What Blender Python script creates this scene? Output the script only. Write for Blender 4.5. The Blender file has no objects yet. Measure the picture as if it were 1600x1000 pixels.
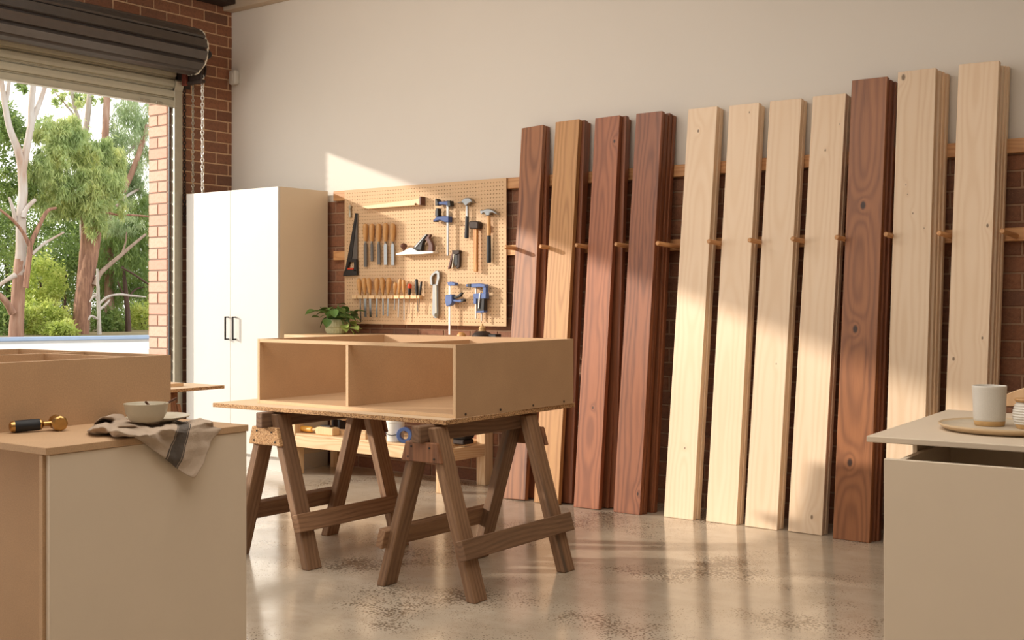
import bpy, bmesh, math, random
import numpy as np
from mathutils import Vector, Matrix, Euler
random.seed(7); rng = np.random.default_rng(7)
C = bpy.context.scene.collection
SC = bpy.context.scene

# ------------------------------------------------------------------ camera, sky, sun, exposure
F, TH, H, Y0 = 1830.0, math.radians(36.86), 1.25, 468.0
cam_d = bpy.data.cameras.new('camera'); cam = bpy.data.objects.new('camera', cam_d); C.objects.link(cam)
cam.location = (0, 0, H); cam.rotation_euler = (math.pi/2, 0, TH)
cam_d.sensor_width = 36; cam_d.lens = F/1600*36; cam_d.shift_y = -(500-Y0)/1600
cam_d.clip_start = .05; cam_d.clip_end = 400
SC.camera = cam
SC.view_settings.view_transform = 'Standard'; SC.view_settings.look = 'None'
SC.view_settings.exposure = 0.0; SC.view_settings.gamma = 1; SC.view_settings.use_curve_mapping = False
w = bpy.data.worlds.new('sky'); SC.world = w; w.use_nodes = True
nt = w.node_tree; bg = nt.nodes['Background']
sk_tc = nt.nodes.new('ShaderNodeTexCoord'); sk_n = nt.nodes.new('ShaderNodeTexNoise'); sk_r = nt.nodes.new('ShaderNodeValToRGB')
nt.links.new(sk_tc.outputs['Generated'], sk_n.inputs['Vector']); sk_n.inputs['Scale'].default_value = 3; sk_n.inputs['Detail'].default_value = 4
nt.links.new(sk_n.outputs['Fac'], sk_r.inputs[0])
sk_r.color_ramp.elements[0].position = .35; sk_r.color_ramp.elements[0].color = (.86, .93, 1, 1)
sk_r.color_ramp.elements[1].position = .65; sk_r.color_ramp.elements[1].color = (1, .97, .92, 1)
nt.links.new(sk_r.outputs[0], bg.inputs[0]); bg.inputs[1].default_value = 2.2
SUN = Vector((1, .61, -.345)).normalized()
sd = bpy.data.lights.new('sun', 'SUN'); so = bpy.data.objects.new('sun', sd); C.objects.link(so)
sd.energy = 4.1; sd.angle = math.radians(1.5); sd.color = (1, .9, .77)
so.rotation_euler = SUN.to_track_quat('-Z', 'Y').to_euler(); so.location = (-30, -18, 14)
def area(name, loc, direction, sx, sy, energy, col):
    d = bpy.data.lights.new(name, 'AREA'); d.shape = 'RECTANGLE'; d.size = sx; d.size_y = sy; d.energy = energy; d.color = col
    o = bpy.data.objects.new(name, d); C.objects.link(o); o.location = loc
    o.rotation_euler = Vector(direction).to_track_quat('-Z', 'Y').to_euler(); return o
area('rear_fill', (-5.6, -3.6, 2.4), (.05, 1, -.05), 3.0, 2.6, 45, (1, .92, .82))  # added fill behind the camera, not a lamp of the room
area('overhead_fill', (-1.9, 1.7, 3.6), (-.05, 0, -1), 3.2, 3.2, 96, (1, .93, .84))  # added overhead fill for the worktops and floor, out of view
area('back_wall_fill', (-5.0, 3.5, 3.65), (-.05, .55, -1), 3.2, 1.4, 62, (1, .94, .87))  # added fill to brighten the back wall and boards, out of view
area('side_fill', (-7.4, -.9, 1.7), (1, .5, 0), 3.6, 3.0, 125, (1, .96, .9))  # added soft fill from the door side, out of view

# ------------------------------------------------------------------ projection helpers (a pixel of the photograph to a point on a real plane)
FW = Vector((-math.sin(TH), math.cos(TH), 0)); RT = Vector((math.cos(TH), math.sin(TH), 0)); UP = Vector((0, 0, 1)); CAM = Vector((0, 0, H))
def ray(x, y): return FW + RT*((x-800)/F) + UP*((Y0-y)/F)
def pz(x, y, z): d = ray(x, y); return CAM + d*((z-H)/d.z)
def py(x, y, Y): d = ray(x, y); return CAM + d*(Y/d.y)
def px(x, y, X): d = ray(x, y); return CAM + d*(X/d.x)

YW, XW = 6.28, -7.567          # back wall, left wall
YP = 6.225                     # pegboard front

# ------------------------------------------------------------------ objects
WM = {}
def T(x=0, y=0, z=0): return Matrix.Translation((x, y, z))
def R(a, ax='Z'): return Matrix.Rotation(a, 4, ax)
def mkmesh(name, vf, mat, smooth=False, bev=0, seg=1):
    V, Fc = vf
    me = bpy.data.meshes.new(name); me.from_pydata([tuple(v) for v in V], [], [tuple(f) for f in Fc])
    bm = bmesh.new(); bm.from_mesh(me)
    bmesh.ops.recalc_face_normals(bm, faces=bm.faces)
    if bev: bmesh.ops.bevel(bm, geom=[e for e in bm.edges if len(e.link_faces) == 2 and e.calc_face_angle(0) > .5], offset=bev, segments=seg, affect='EDGES', profile=.5, clamp_overlap=True)
    if smooth:
        for f in bm.faces: f.smooth = True
        for e in bm.edges:
            if len(e.link_faces) == 2 and e.calc_face_angle(0) > .7: e.smooth = False
    bm.to_mesh(me); bm.free()
    for m in (mat if isinstance(mat, (list, tuple)) else [mat]): me.materials.append(m)
    return me
def add(name, vf, mat, parent=None, M=None, smooth=False, bev=0, seg=1, label=None, kind=None, me=None):
    me = me or mkmesh(name, vf, mat, smooth, bev, seg)
    o = bpy.data.objects.new(name, me); C.objects.link(o)
    M = M or Matrix.Identity(4)
    if parent is not None:
        o.parent = parent; o.matrix_basis = WM[parent.name].inverted() @ M
    else: o.matrix_basis = M
    WM[o.name] = M.copy()
    if label: o['label'] = label
    if kind: o['kind'] = kind
    return o
def thing(name, label, cat, M=None, group=None, kind=None):
    o = bpy.data.objects.new(name, None); C.objects.link(o); o.empty_display_size = .05
    M = M or Matrix.Identity(4); o.matrix_basis = M; WM[o.name] = M.copy()
    if label: o['label'] = label
    if cat: o['category'] = cat
    if group: o['group'] = group
    if kind: o['kind'] = kind
    return o
def tag(o, label, cat, group=None, kind=None):
    o['label'] = label; o['category'] = cat
    if group: o['group'] = group
    if kind: o['kind'] = kind
    return o
def join(*vfs):
    V, Fc = [], []
    for v, f in vfs:
        n = len(V); V += list(v); Fc += [tuple(i+n for i in q) for q in f]
    return V, Fc
def xf(vf, M): return [M @ Vector(v) for v in vf[0]], vf[1]
def box(x0, x1, y0, y1, z0, z1):
    V = [(x, y, z) for z in (z0, z1) for y in (y0, y1) for x in (x0, x1)]
    return V, [(0, 2, 3, 1), (4, 5, 7, 6), (0, 1, 5, 4), (2, 6, 7, 3), (0, 4, 6, 2), (1, 3, 7, 5)]
def lathe(prof, seg=20, closed=False):
    V, Fc = [], []; n = len(prof)
    for k in range(seg):
        a = 2*math.pi*k/seg; ca, sa = math.cos(a), math.sin(a)
        V += [(r*ca, r*sa, z) for r, z in prof]
    for k in range(seg):
        k2 = (k+1) % seg
        for i in range(n if closed else n-1):
            j = (i+1) % n; Fc.append((k*n+i, k2*n+i, k2*n+j, k*n+j))
    if not closed:
        Fc.append(tuple(k*n for k in range(seg))[::-1]); Fc.append(tuple(k*n+n-1 for k in range(seg)))
    return V, Fc
def frame(p1, p2, hint=(1, 0, 0)):
    z = (Vector(p2)-Vector(p1)).normalized(); x = Vector(hint); x = (x - z*x.dot(z))
    if x.length < 1e-4: x = Vector((0, 1, 0)); x = x - z*x.dot(z)
    x.normalize(); y = z.cross(x)
    m = Matrix((x, y, z)).transposed().to_4x4(); m.translation = Vector(p1); return m
def bar(name, p1, p2, wx, wy, mat, parent, hint=(1, 0, 0), bev=.003, **k):
    L = (Vector(p2)-Vector(p1)).length
    return add(name, box(-wx/2, wx/2, -wy/2, wy/2, 0, L), mat, parent, frame(p1, p2, hint), bev=bev, **k)
def turned(name, p1, p2, prof, mat, parent, seg=14, flat=1.0, **k):
    L = (Vector(p2)-Vector(p1)).length
    vf = lathe([(r, t*L) for t, r in prof], seg); vf = ([(x, y*flat, z) for x, y, z in vf[0]], vf[1])
    return add(name, vf, mat, parent, frame(p1, p2, (1, 0, 0)), smooth=True, **k)
def tubev(pts, rad, seg=8, caps=True):
    pts = [Vector(p) for p in pts]; V, Fc = [], []; n = len(pts)
    rads = rad if isinstance(rad, (list, tuple)) else [rad]*n
    up = Vector((0, 0, 1)); x = None
    for i, p in enumerate(pts):
        t = (pts[min(i+1, n-1)]-pts[max(i-1, 0)]).normalized()
        if x is None:
            x = up.cross(t)
            if x.length < .05: x = Vector((1, 0, 0)).cross(t)
        x = (x - t*x.dot(t)).normalized(); y = t.cross(x)
        V += [p + (x*math.cos(2*math.pi*k/seg) + y*math.sin(2*math.pi*k/seg))*rads[i] for k in range(seg)]
    for i in range(n-1):
        for k in range(seg):
            k2 = (k+1) % seg; Fc.append((i*seg+k, i*seg+k2, (i+1)*seg+k2, (i+1)*seg+k))
    if caps: Fc += [tuple(range(seg))[::-1], tuple(range((n-1)*seg, n*seg))]
    return V, Fc
def prism(pts, y0, y1):          # polygon in x,z extruded along y
    n = len(pts); V = [(x, y0, z) for x, z in pts] + [(x, y1, z) for x, z in pts]
    return V, [tuple(range(n))[::-1], tuple(range(n, 2*n))] + [(i, (i+1) % n, n+(i+1) % n, n+i) for i in range(n)]
def smoothpath(pts, k=6):
    pts = [Vector(p) for p in pts]; out = []
    for i in range(len(pts)-1):
        a, b, c, d = pts[max(i-1, 0)], pts[i], pts[i+1], pts[min(i+2, len(pts)-1)]
        for s in range(k):
            t = s/k
            out.append(.5*((2*b)+(c-a)*t+(2*a-5*b+4*c-d)*t*t+(3*b-a-3*c+d)*t**3))
    out.append(pts[-1]); return out

# ------------------------------------------------------------------ materials
def srgb(r, g, b):
    f = lambda u: (u/255/12.92) if u/255 <= .04045 else ((u/255+.055)/1.055)**2.4
    return (f(r), f(g), f(b), 1)
def nodes(name):
    m = bpy.data.materials.new(name); m.use_nodes = True; t = m.node_tree
    return m, t, t.nodes['Principled BSDF'], t.links.new
def N(t, kind, **k):
    n = t.nodes.new('ShaderNode'+kind)
    for a, v in k.items(): setattr(n, a, v)
    return n
def math_(t, op, a, b=None, c=None):
    n = N(t, 'Math', operation=op)
    for i, v in enumerate((a, b, c)):
        if v is None: continue
        if isinstance(v, (int, float)): n.inputs[i].default_value = v
        else: t.links.new(v, n.inputs[i])
    return n.outputs[0]
def mixc(t, fac, a, b, mode='MIX'):
    n = N(t, 'Mix', data_type='RGBA', blend_type=mode)
    for i, v in ((0, fac), (6, a), (7, b)):
        if isinstance(v, (int, float, tuple)): n.inputs[i].default_value = v
        else: t.links.new(v, n.inputs[i])
    return n.outputs[2]
def ramp(t, fac, els):
    n = N(t, 'ValToRGB'); t.links.new(fac, n.inputs[0]); cr = n.color_ramp
    while len(cr.elements) < len(els): cr.elements.new(.5)
    for e, (p, c) in zip(cr.elements, els): e.position = p; e.color = c if len(c) == 4 else (*c, 1)
    return n.outputs[0]
def noise(t, vec, scale, detail=3, rough=.5):
    n = N(t, 'TexNoise'); n.inputs['Scale'].default_value = scale; n.inputs['Detail'].default_value = detail; n.inputs['Roughness'].default_value = rough
    t.links.new(vec, n.inputs['Vector']); return n.outputs['Fac']
def scalev(t, vec, s, loc=None):
    n = N(t, 'Mapping'); n.inputs['Scale'].default_value = s
    if loc: n.inputs['Location'].default_value = loc
    t.links.new(vec, n.inputs['Vector']); return n.outputs[0]
def bump(t, p, h, strength=.3, dist=.002):
    b = N(t, 'Bump'); b.inputs['Strength'].default_value = strength; b.inputs['Distance'].default_value = dist
    t.links.new(h, b.inputs['Height']); t.links.new(b.outputs[0], p.inputs['Normal'])
def plain(name, col, rough=.5, metal=0, var=.08, scale=30, bmp=0, spec=.5, coat=0):
    m, t, p, L = nodes(name); tc = N(t, 'TexCoord').outputs['Object']
    n = noise(t, tc, scale, 4, .6)
    dark = tuple(c*(1-var) for c in col[:3])+(1,); lite = tuple(min(1, c*(1+var)) for c in col[:3])+(1,)
    L(ramp(t, n, [(.3, dark), (.7, lite)]), p.inputs['Base Color'])
    p.inputs['Roughness'].default_value = rough; p.inputs['Metallic'].default_value = metal
    p.inputs['Specular IOR Level'].default_value = spec; p.inputs['Coat Weight'].default_value = coat
    if bmp: bump(t, p, n, bmp)
    return m
def wood(name, light, dark, mid=None, freq=95, off=.035, amp=.03, zf=2.6, warp=.02, contrast=1., rough=.45, knots=(), fibre=.25, varr=.25, bmp=.08, sat=None, streak=None, shift=0.0):
    """flat-sawn timber; the length of the piece is its local z"""
    m, t, p, L = nodes(name); tc = N(t, 'TexCoord').outputs['Object']
    r = N(t, 'ObjectInfo').outputs['Random']
    s = N(t, 'SeparateXYZ'); L(tc, s.inputs[0]); x, y, z = s.outputs
    zz = math_(t, 'ADD', z, math_(t, 'MULTIPLY', r, 7.0)); xx = math_(t, 'ADD', x, math_(t, 'MULTIPLY_ADD', r, .06, -.03+shift))
    cb = N(t, 'CombineXYZ'); L(xx, cb.inputs[0]); L(y, cb.inputs[1]); L(zz, cb.inputs[2]); v = cb.outputs[0]
    n1 = noise(t, scalev(t, v, (5, 5, .9)), 1.6, 3, .5)
    X2 = math_(t, 'ADD', xx, math_(t, 'MULTIPLY_ADD', n1, warp*2, -warp))
    n0 = noise(t, scalev(t, v, (.5, .5, zf/2.6)), 1.0, 1, .5)
    Y2 = math_(t, 'ADD', math_(t, 'MULTIPLY_ADD', n0, amp*4.5, off-amp*2.2), y)
    rr = math_(t, 'SQRT', math_(t, 'ADD', math_(t, 'MULTIPLY', X2, X2), math_(t, 'MULTIPLY', Y2, Y2)))
    kd = None
    for kx, kz, ks in knots:
        dx = math_(t, 'SUBTRACT', x, kx); dz = math_(t, 'MULTIPLY', math_(t, 'SUBTRACT', z, kz), .6)
        d = math_(t, 'SQRT', math_(t, 'ADD', math_(t, 'MULTIPLY', dx, dx), math_(t, 'MULTIPLY', dz, dz)))
        d = math_(t, 'ADD', d, math_(t, 'MULTIPLY_ADD', n1, ks*.5, -ks*.25))
        g = math_(t, 'EXPONENT', math_(t, 'MULTIPLY', d, -1/(ks*1.7)))
        rr = math_(t, 'ADD', rr, math_(t, 'MULTIPLY', g, ks*4.0))
        core = math_(t, 'SMOOTH_MIN', math_(t, 'MULTIPLY', math_(t, 'MAXIMUM', math_(t, 'SUBTRACT', 1.0, math_(t, 'DIVIDE', d, ks*.62)), 0.0), 2.2), 1.0, .1)
        kd = core if kd is None else math_(t, 'MAXIMUM', kd, core)
    nf = noise(t, scalev(t, v, (420, 420, 9)), 1, 2, .6)
    ph = math_(t, 'MULTIPLY_ADD', rr, freq*6.283, math_(t, 'MULTIPLY', n1, 3.0))
    w1 = math_(t, 'MULTIPLY_ADD', math_(t, 'SINE', ph), .5, .5)
    w1 = math_(t, 'POWER', w1, 1.6)
    nl = noise(t, scalev(t, v, (9, 9, 1.1)), 1, 3, .55)
    f = math_(t, 'ADD', math_(t, 'MULTIPLY', w1, .5*contrast), math_(t, 'MULTIPLY_ADD', nf, fibre, math_(t, 'MULTIPLY_ADD', nl, .55, -.22)))
    midc = mid or tuple((a+b)/2 for a, b in zip(light, dark))
    c = ramp(t, f, [(.05, light), (.5, midc), (.95, dark)])
    if streak:
        ns = noise(t, scalev(t, v, (14, 14, .8)), 1.3, 4, .6)
        c = mixc(t, ramp(t, ns, [(.56, (0, 0, 0, 1)), (.72, (1, 1, 1, 1))]), c, streak)
    if kd is not None: c = mixc(t, kd, c, tuple(q*.36 for q in dark[:3])+(1,))
    hv = N(t, 'HueSaturation'); L(c, hv.inputs['Color'])
    L(math_(t, 'MULTIPLY_ADD', math_(t, 'FRACT', math_(t, 'MULTIPLY', r, 13.7)), varr, 1-varr/2), hv.inputs['Value'])
    L(hv.outputs[0], p.inputs['Base Color'])
    p.inputs['Roughness'].default_value = rough
    bump(t, p, f, bmp, .001)
    return m

def brickmat(name, cols, dark):
    m, t, p, L = nodes(name); tc = N(t, 'TexCoord').outputs['Object']; r = N(t, 'ObjectInfo').outputs['Random']
    base = ramp(t, r, [(i/(len(cols)-1), c) for i, c in enumerate(cols)])
    n = noise(t, tc, 55, 5, .65); n2 = noise(t, tc, 260, 2, .6)
    c = mixc(t, ramp(t, n, [(.42, (0, 0, 0, 1)), (.75, (.6, .6, .6, 1))]), base, dark)
    c = mixc(t, ramp(t, n2, [(.62, (0, 0, 0, 1)), (.75, (.5, .5, .5, 1))]), c, srgb(222, 170, 130))
    L(c, p.inputs['Base Color']); p.inputs['Roughness'].default_value = .85; bump(t, p, n2, .35, .002)
    return m
M = {}
M['plaster'] = plain('painted_plaster', srgb(226, 219, 209), .75, var=.012, scale=1.5, bmp=0)
M['far_wall'] = plain('painted_brick_warm', srgb(230, 216, 198), .8, var=.05, scale=3)
M['ceiling'] = plain('ceiling_lining', srgb(196, 178, 156), .7, var=.04, scale=3)
M['steel_roof'] = plain('roof_sheet', srgb(190, 190, 186), .5, var=.04, scale=3)
M['dark_beam'] = plain('dark_beam', srgb(52, 36, 28), .7, var=.2, scale=12)
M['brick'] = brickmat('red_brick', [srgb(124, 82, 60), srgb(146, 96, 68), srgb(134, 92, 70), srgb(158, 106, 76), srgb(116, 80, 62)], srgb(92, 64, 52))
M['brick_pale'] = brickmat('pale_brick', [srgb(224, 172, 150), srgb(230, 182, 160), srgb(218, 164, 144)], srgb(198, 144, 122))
M['mortar'] = plain('mortar', srgb(206, 170, 134), .9, var=.12, scale=60, bmp=.3)
M['white'] = plain('white_laminate', srgb(212, 208, 200), .35, var=.008, scale=8)
M['carcass'] = plain('warm_carcass_laminate', srgb(224, 206, 178), .5, var=.008, scale=8)
M['cream'] = plain('cream_laminate', srgb(220, 203, 181), .45, var=.015, scale=6)
M['black'] = plain('black_plastic', srgb(34, 31, 30), .45, var=.1)
M['blackmetal'] = plain('black_metal', srgb(40, 36, 34), .4, .6, var=.1)
M['grey_rust'] = plain('dark_iron', srgb(62, 50, 44), .6, .4, var=.25, scale=40)
M['rust'] = plain('rusty_red_iron', srgb(112, 52, 38), .7, .2, var=.25, scale=40)
M['steel'] = plain('brushed_steel', srgb(158, 155, 150), .32, 1, var=.06, scale=80)
M['file_steel'] = plain('file_steel', srgb(112, 106, 100), .5, .8, var=.12, scale=300, bmp=.3)
M['castwhite'] = plain('ground_steel', srgb(236, 232, 224), .35, .35, var=.04)
M['galv'] = plain('galvanised_steel', srgb(172, 164, 146), .42, .55, var=.05, scale=20)
M['shutter'] = plain('roller_steel', srgb(186, 180, 160), .42, .2, var=.05, scale=15)
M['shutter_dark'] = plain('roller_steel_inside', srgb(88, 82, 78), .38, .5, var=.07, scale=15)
M['tape'] = plain('frayed_edge_tape', srgb(214, 204, 184), .8, var=.15, scale=60)
M['blue'] = plain('blue_enamel', srgb(40, 68, 128), .4, var=.08)
M['blue_pale'] = plain('worn_blue_enamel', srgb(84, 108, 164), .45, var=.12)
M['orange'] = plain('red_plastic', srgb(214, 70, 36), .4)
M['brass'] = plain('brass', srgb(190, 152, 96), .28, 1, var=.08, scale=60)
M['rubber'] = plain('black_rubber', srgb(26, 28, 32), .6, var=.1)
M['ceramic'] = plain('stone_glaze', srgb(196, 186, 164), .35, var=.03, scale=40)
M['ceramic_white'] = plain('white_speckled_glaze', srgb(214, 208, 198), .35, var=.05, scale=400)
M['clay'] = plain('raw_clay', srgb(202, 164, 112), .7, var=.06, scale=60)
M['tray'] = plain('oatmeal_glaze', srgb(214, 188, 152), .5, var=.04, scale=50)
M['tray_top'] = plain('grey_oatmeal_glaze', srgb(206, 192, 170), .3, var=.05, scale=40)
M['pot'] = plain('sage_pot_glaze', srgb(188, 186, 148), .6, var=.12, scale=60, bmp=.3)
M['soil'] = plain('potting_soil', srgb(60, 44, 32), .9, var=.3, scale=120)
M['concrete_out'] = plain('yard_concrete', srgb(186, 180, 172), .85, var=.06, scale=.7)
M['barrier'] = plain('blue_barrier_paint', srgb(146, 162, 184), .4, var=.05, scale=3)
M['earth'] = plain('leaf_litter_ground', srgb(120, 104, 66), .95, var=.3, scale=3)
M['bucket'] = plain('white_bucket', srgb(226, 222, 214), .4, var=.02)
M['spoon'] = plain('dark_spoon_metal', srgb(108, 80, 66), .3, .9, var=.06)
M['rosewood'] = plain('rosewood', srgb(98, 58, 44), .4, var=.2, scale=40)
M['file_handle'] = plain('turned_handle', srgb(204, 152, 92), .45, var=.1, scale=40)
def mdfmat(name, col, speck=.10):
    m, t, p, L = nodes(name); tc = N(t, 'TexCoord').outputs['Object']
    n = noise(t, tc, 260, 3, .7); n2 = noise(t, tc, 5, 3, .5)
    dk = tuple(c*(1-speck*1.8) for c in col[:3])+(1,); lt = tuple(min(1, c*(1+speck)) for c in col[:3])+(1,)
    c = ramp(t, math_(t, 'ADD', math_(t, 'MULTIPLY', n, .7), math_(t, 'MULTIPLY', n2, .3)), [(.32, dk), (.68, lt)])
    L(c, p.inputs['Base Color']); p.inputs['Roughness'].default_value = .7; bump(t, p, n, .06, .001); return m
M['mdf'] = mdfmat('mdf', srgb(194, 158, 121)); M['mdf_pale'] = mdfmat('pale_mdf', srgb(218, 184, 144))
M['pegboard'] = mdfmat('pegboard_hardboard', srgb(216, 180, 140), .04)
def chipmat():
    m, t, p, L = nodes('particleboard'); tc = N(t, 'TexCoord').outputs['Object']
    v = N(t, 'TexVoronoi'); v.inputs['Scale'].default_value = 260; L(scalev(t, tc, (1, 1, 1.6)), v.inputs['Vector'])
    n = noise(t, tc, 150, 3, .7)
    c = ramp(t, v.outputs['Color'], [(.15, srgb(96, 64, 40)), (.35, srgb(168, 122, 80)), (.7, srgb(206, 166, 118)), (.95, srgb(226, 190, 146))])
    c = mixc(t, ramp(t, n, [(.55, (0, 0, 0, 1)), (.7, (.7, .7, .7, 1))]), c, srgb(110, 76, 50))
    L(c, p.inputs['Base Color']); p.inputs['Roughness'].default_value = .85; bump(t, p, v.outputs['Distance'], .4, .002); return m
M['chip'] = chipmat()
M['chip_top'] = mdfmat('particleboard_face', srgb(218, 190, 156), .06)
def floormat():
    m, t, p, L = nodes('polished_concrete'); tc = N(t, 'TexCoord').outputs['Object']
    n1 = noise(t, tc, .9, 5, .6); n2 = noise(t, tc, 4.5, 6, .7); n3 = noise(t, tc, 60, 4, .7); n4 = noise(t, tc, 1.7, 4, .6)
    n6 = noise(t, scalev(t, tc, (.6, 3, 1)), 2.5, 5, .65)
    c = ramp(t, n1, [(.3, srgb(176, 160, 140)), (.5, srgb(198, 184, 164)), (.7, srgb(216, 204, 186))])
    c = mixc(t, ramp(t, n2, [(.4, (0, 0, 0, 1)), (.7, (.5, .5, .5, 1))]), c, srgb(166, 148, 126))
    c = mixc(t, ramp(t, n6, [(.5, (0, 0, 0, 1)), (.75, (.45, .45, .45, 1))]), c, srgb(212, 198, 178))
    v = N(t, 'TexVoronoi'); v.inputs['Scale'].default_value = 85; L(tc, v.inputs['Vector'])
    sp = math_(t, 'LESS_THAN', v.outputs['Distance'], math_(t, 'MULTIPLY_ADD', math_(t, 'POWER', n4, 3.0), 2.6, -.14))
    spc = mixc(t, N_fac(t, v, L), srgb(86, 72, 58), srgb(138, 118, 96))
    c = mixc(t, math_(t, 'MULTIPLY', sp, .85), c, spc)
    v2 = N(t, 'TexVoronoi'); v2.inputs['Scale'].default_value = 190; L(tc, v2.inputs['Vector'])
    sp2 = math_(t, 'LESS_THAN', v2.outputs['Distance'], math_(t, 'MULTIPLY_ADD', n2, 1.0, -.34))
    c = mixc(t, math_(t, 'MULTIPLY', sp2, .65), c, srgb(92, 78, 64))
    L(c, p.inputs['Base Color'])
    L(ramp(t, n2, [(.3, (.10, .10, .10, 1)), (.75, (.24, .24, .24, 1))]), p.inputs['Roughness'])
    p.inputs['Specular IOR Level'].default_value = .6; bump(t, p, n3, .04, .001); return m
def N_fac(t, v, L):
    s = N(t, 'SeparateColor'); L(v.outputs['Color'], s.inputs[0]); return s.outputs[0]
M['floor'] = floormat()
M['bench'] = wood('pine_bench', srgb(236, 204, 160), srgb(206, 152, 100), freq=70, rough=.55, contrast=.7)
M['rail'] = wood('oregon_rail', srgb(216, 164, 112), srgb(176, 116, 70), freq=90, rough=.55, contrast=.8)
M['weathered'] = wood('weathered_sawhorse_timber', srgb(170, 134, 100), srgb(108, 78, 56), mid=srgb(140, 106, 78), freq=52, rough=.75, contrast=.5, fibre=.8, streak=srgb(92, 76, 62), bmp=.25, varr=.35)
M['weathered_red'] = wood('old_hardwood', srgb(166, 114, 78), srgb(104, 66, 44), freq=50, rough=.7, contrast=.5, fibre=.7, streak=srgb(70, 44, 32), varr=.2)
M['beam'] = wood('old_beam', srgb(146, 112, 84), srgb(86, 62, 46), freq=50, rough=.8, contrast=.5, fibre=.8, bmp=.3)

# ------------------------------------------------------------------ setting
fl = add('floor', box(XW-.02, 3.2, -4.5, YW+.05, -.1, 0), M['floor'], kind='structure')
add('ground', box(-60, XW-.02, -40, 60, -.3, -.02), M['concrete_out'], kind='structure')
add('ceiling', box(XW, 3.2, -4.5, YW, 3.78, 3.86), M['steel_roof'], kind='structure')
add('wall_right', box(3.2, 3.3, -4.5, YW+.1, 0, 3.86), M['far_wall'], kind='structure')
add('wall_front', box(XW-.3, 3.3, -4.6, -4.5, 0, 3.86), M['far_wall'], kind='structure')
ZL0 = 1.99; ZL1 = 2.062
wb = add('wall_back', box(XW-.3, 3.3, YW, YW+.12, ZL0, 3.86), M['plaster'], kind='structure')
add('mortar_bed', box(XW-.3, 3.3, YW+.0045, YW+.12, 0, ZL0), plain('grey_mortar', srgb(166, 132, 106), .9, var=.12, scale=60, bmp=.3), wb)
# left wall: brick shell with the opening (Y from DY0 to DY1, height 2.95)
DY0, DY1, DZ = 1.4, 5.66, 2.95
wl = add('wall_left', join(box(XW-.25, XW-.0045, DY1+.006, YW+.1, 0, 3.86), box(XW-.25, XW-.0045, -4.6, DY0, 0, 3.86), box(XW-.25, XW-.0045, DY0, DY1+.006, DZ, 3.86)), M['mortar'], kind='structure')
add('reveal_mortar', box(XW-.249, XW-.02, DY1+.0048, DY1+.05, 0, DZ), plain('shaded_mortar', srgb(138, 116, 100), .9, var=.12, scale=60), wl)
# ceiling edge: dark beam over the left wall, pale lining board over the back wall
add('ceiling_beam', box(XW, XW+.16, -4.5, YW-.1, 3.62, 3.78), M['dark_beam'], kind='structure')
add('trim_3', box(XW, 3.2, YW-.09, YW-.001, 3.588, 3.78), M['ceiling'], kind='structure', bev=.004)
lin = add('trim_4', box(XW+.16, 3.2, YW-1.2, YW-.09, 3.70, 3.78), M['ceiling'], kind='structure')

# ------------------------------------------------------------------ timber rails on the back wall
def zlong(x0, x1, y0, y1, z0, z1):     # a length of timber along world x built with its grain along local z
    return box(-(z1-z0)/2, (z1-z0)/2, -(y1-y0)/2, (y1-y0)/2, 0, x1-x0), frame((x0, (y0+y1)/2, (z0+z1)/2), (x1, (y0+y1)/2, (z0+z1)/2), (0, 0, 1))
vf, m_ = zlong(-6.36, 3.1, YW-.04, YW, ZL0, ZL1); tr1 = add('trim_1', vf, M['rail'], M=m_, bev=.003, kind='structure')
vf, m_ = zlong(-6.36, 3.1, YW-.04, YW, 1.545, 1.613); tr2 = add('trim_2', vf, M['rail'], M=m_, bev=.003, kind='structure')
for (x0, y0) in [(786, 386), (841, 385), (897, 383), (959, 381.5), (1024, 380), (1104, 377), (1168, 375), (1235, 373), (1304, 370.5), (1381, 366), (1464, 364), (1563, 361)]:
    p0 = py(x0+3, y0, YW-.30); p1 = Vector((p0.x, YW-.04, p0.z-.012))
    turned('dowel_peg', p0, p1, [(0, .010), (.02, .0135), (1, .0135)], M['rail'], tr2, seg=12)

# ------------------------------------------------------------------ leaning timber boards
BT = .035
RED = lambda n, l, d, **k: wood(n, srgb(*l), srgb(*d), **{**dict(freq=40, rough=.42, shift=-.095, amp=.05, warp=.035, fibre=.4), **k})
WB = {
 1: RED('walnut_toned_board', (178, 120, 82), (94, 56, 38), zf=2.2, contrast=.7, streak=srgb(92, 54, 40)),
 2: RED('honey_brown_board', (204, 154, 100), (150, 100, 58), zf=2.0, contrast=.7),
 3: RED('red_brown_board', (188, 118, 80), (100, 54, 36), zf=2.6, knots=((.15, 2.24, .014), (.10, .60, .010)), contrast=.62),
 4: RED('dark_red_board', (172, 108, 74), (94, 54, 38), zf=1.6, warp=.05, contrast=.7, streak=srgb(90, 52, 38), knots=((.16, .12, .014),)),
 9: RED('walnut_knotted_board', (166, 108, 68), (90, 52, 32), zf=1.8, warp=.03, contrast=.55, knots=((.09, 1.76, .026), (.075, 1.10, .026), (.075, .40, .026)), streak=srgb(98, 56, 36)),
}
PL = lambda n, **k: wood(n, srgb(246, 220, 190), srgb(222, 184, 146), mid=srgb(238, 208, 174), **{**dict(freq=40, rough=.5, shift=-.095, amp=.05, warp=.03, fibre=.2), **{**k, 'contrast': .75*k.get('contrast', 1)}})
WB[5] = PL('pale_board_a', knots=((.075, 2.26, .012), (.11, .40, .009)), contrast=.75)
WB[6] = PL('pale_board_b', knots=((.13, 2.34, .006),), contrast=.6)
WB[7] = PL('pale_board_c', knots=((.13, .9, .006),), contrast=.75, zf=2.0)
WB[8] = PL('pale_board_d', knots=((.09, 2.08, .008), (.165, 2.22, .005), (.13, .09, .016)), contrast=.85, zf=2.2)
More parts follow.
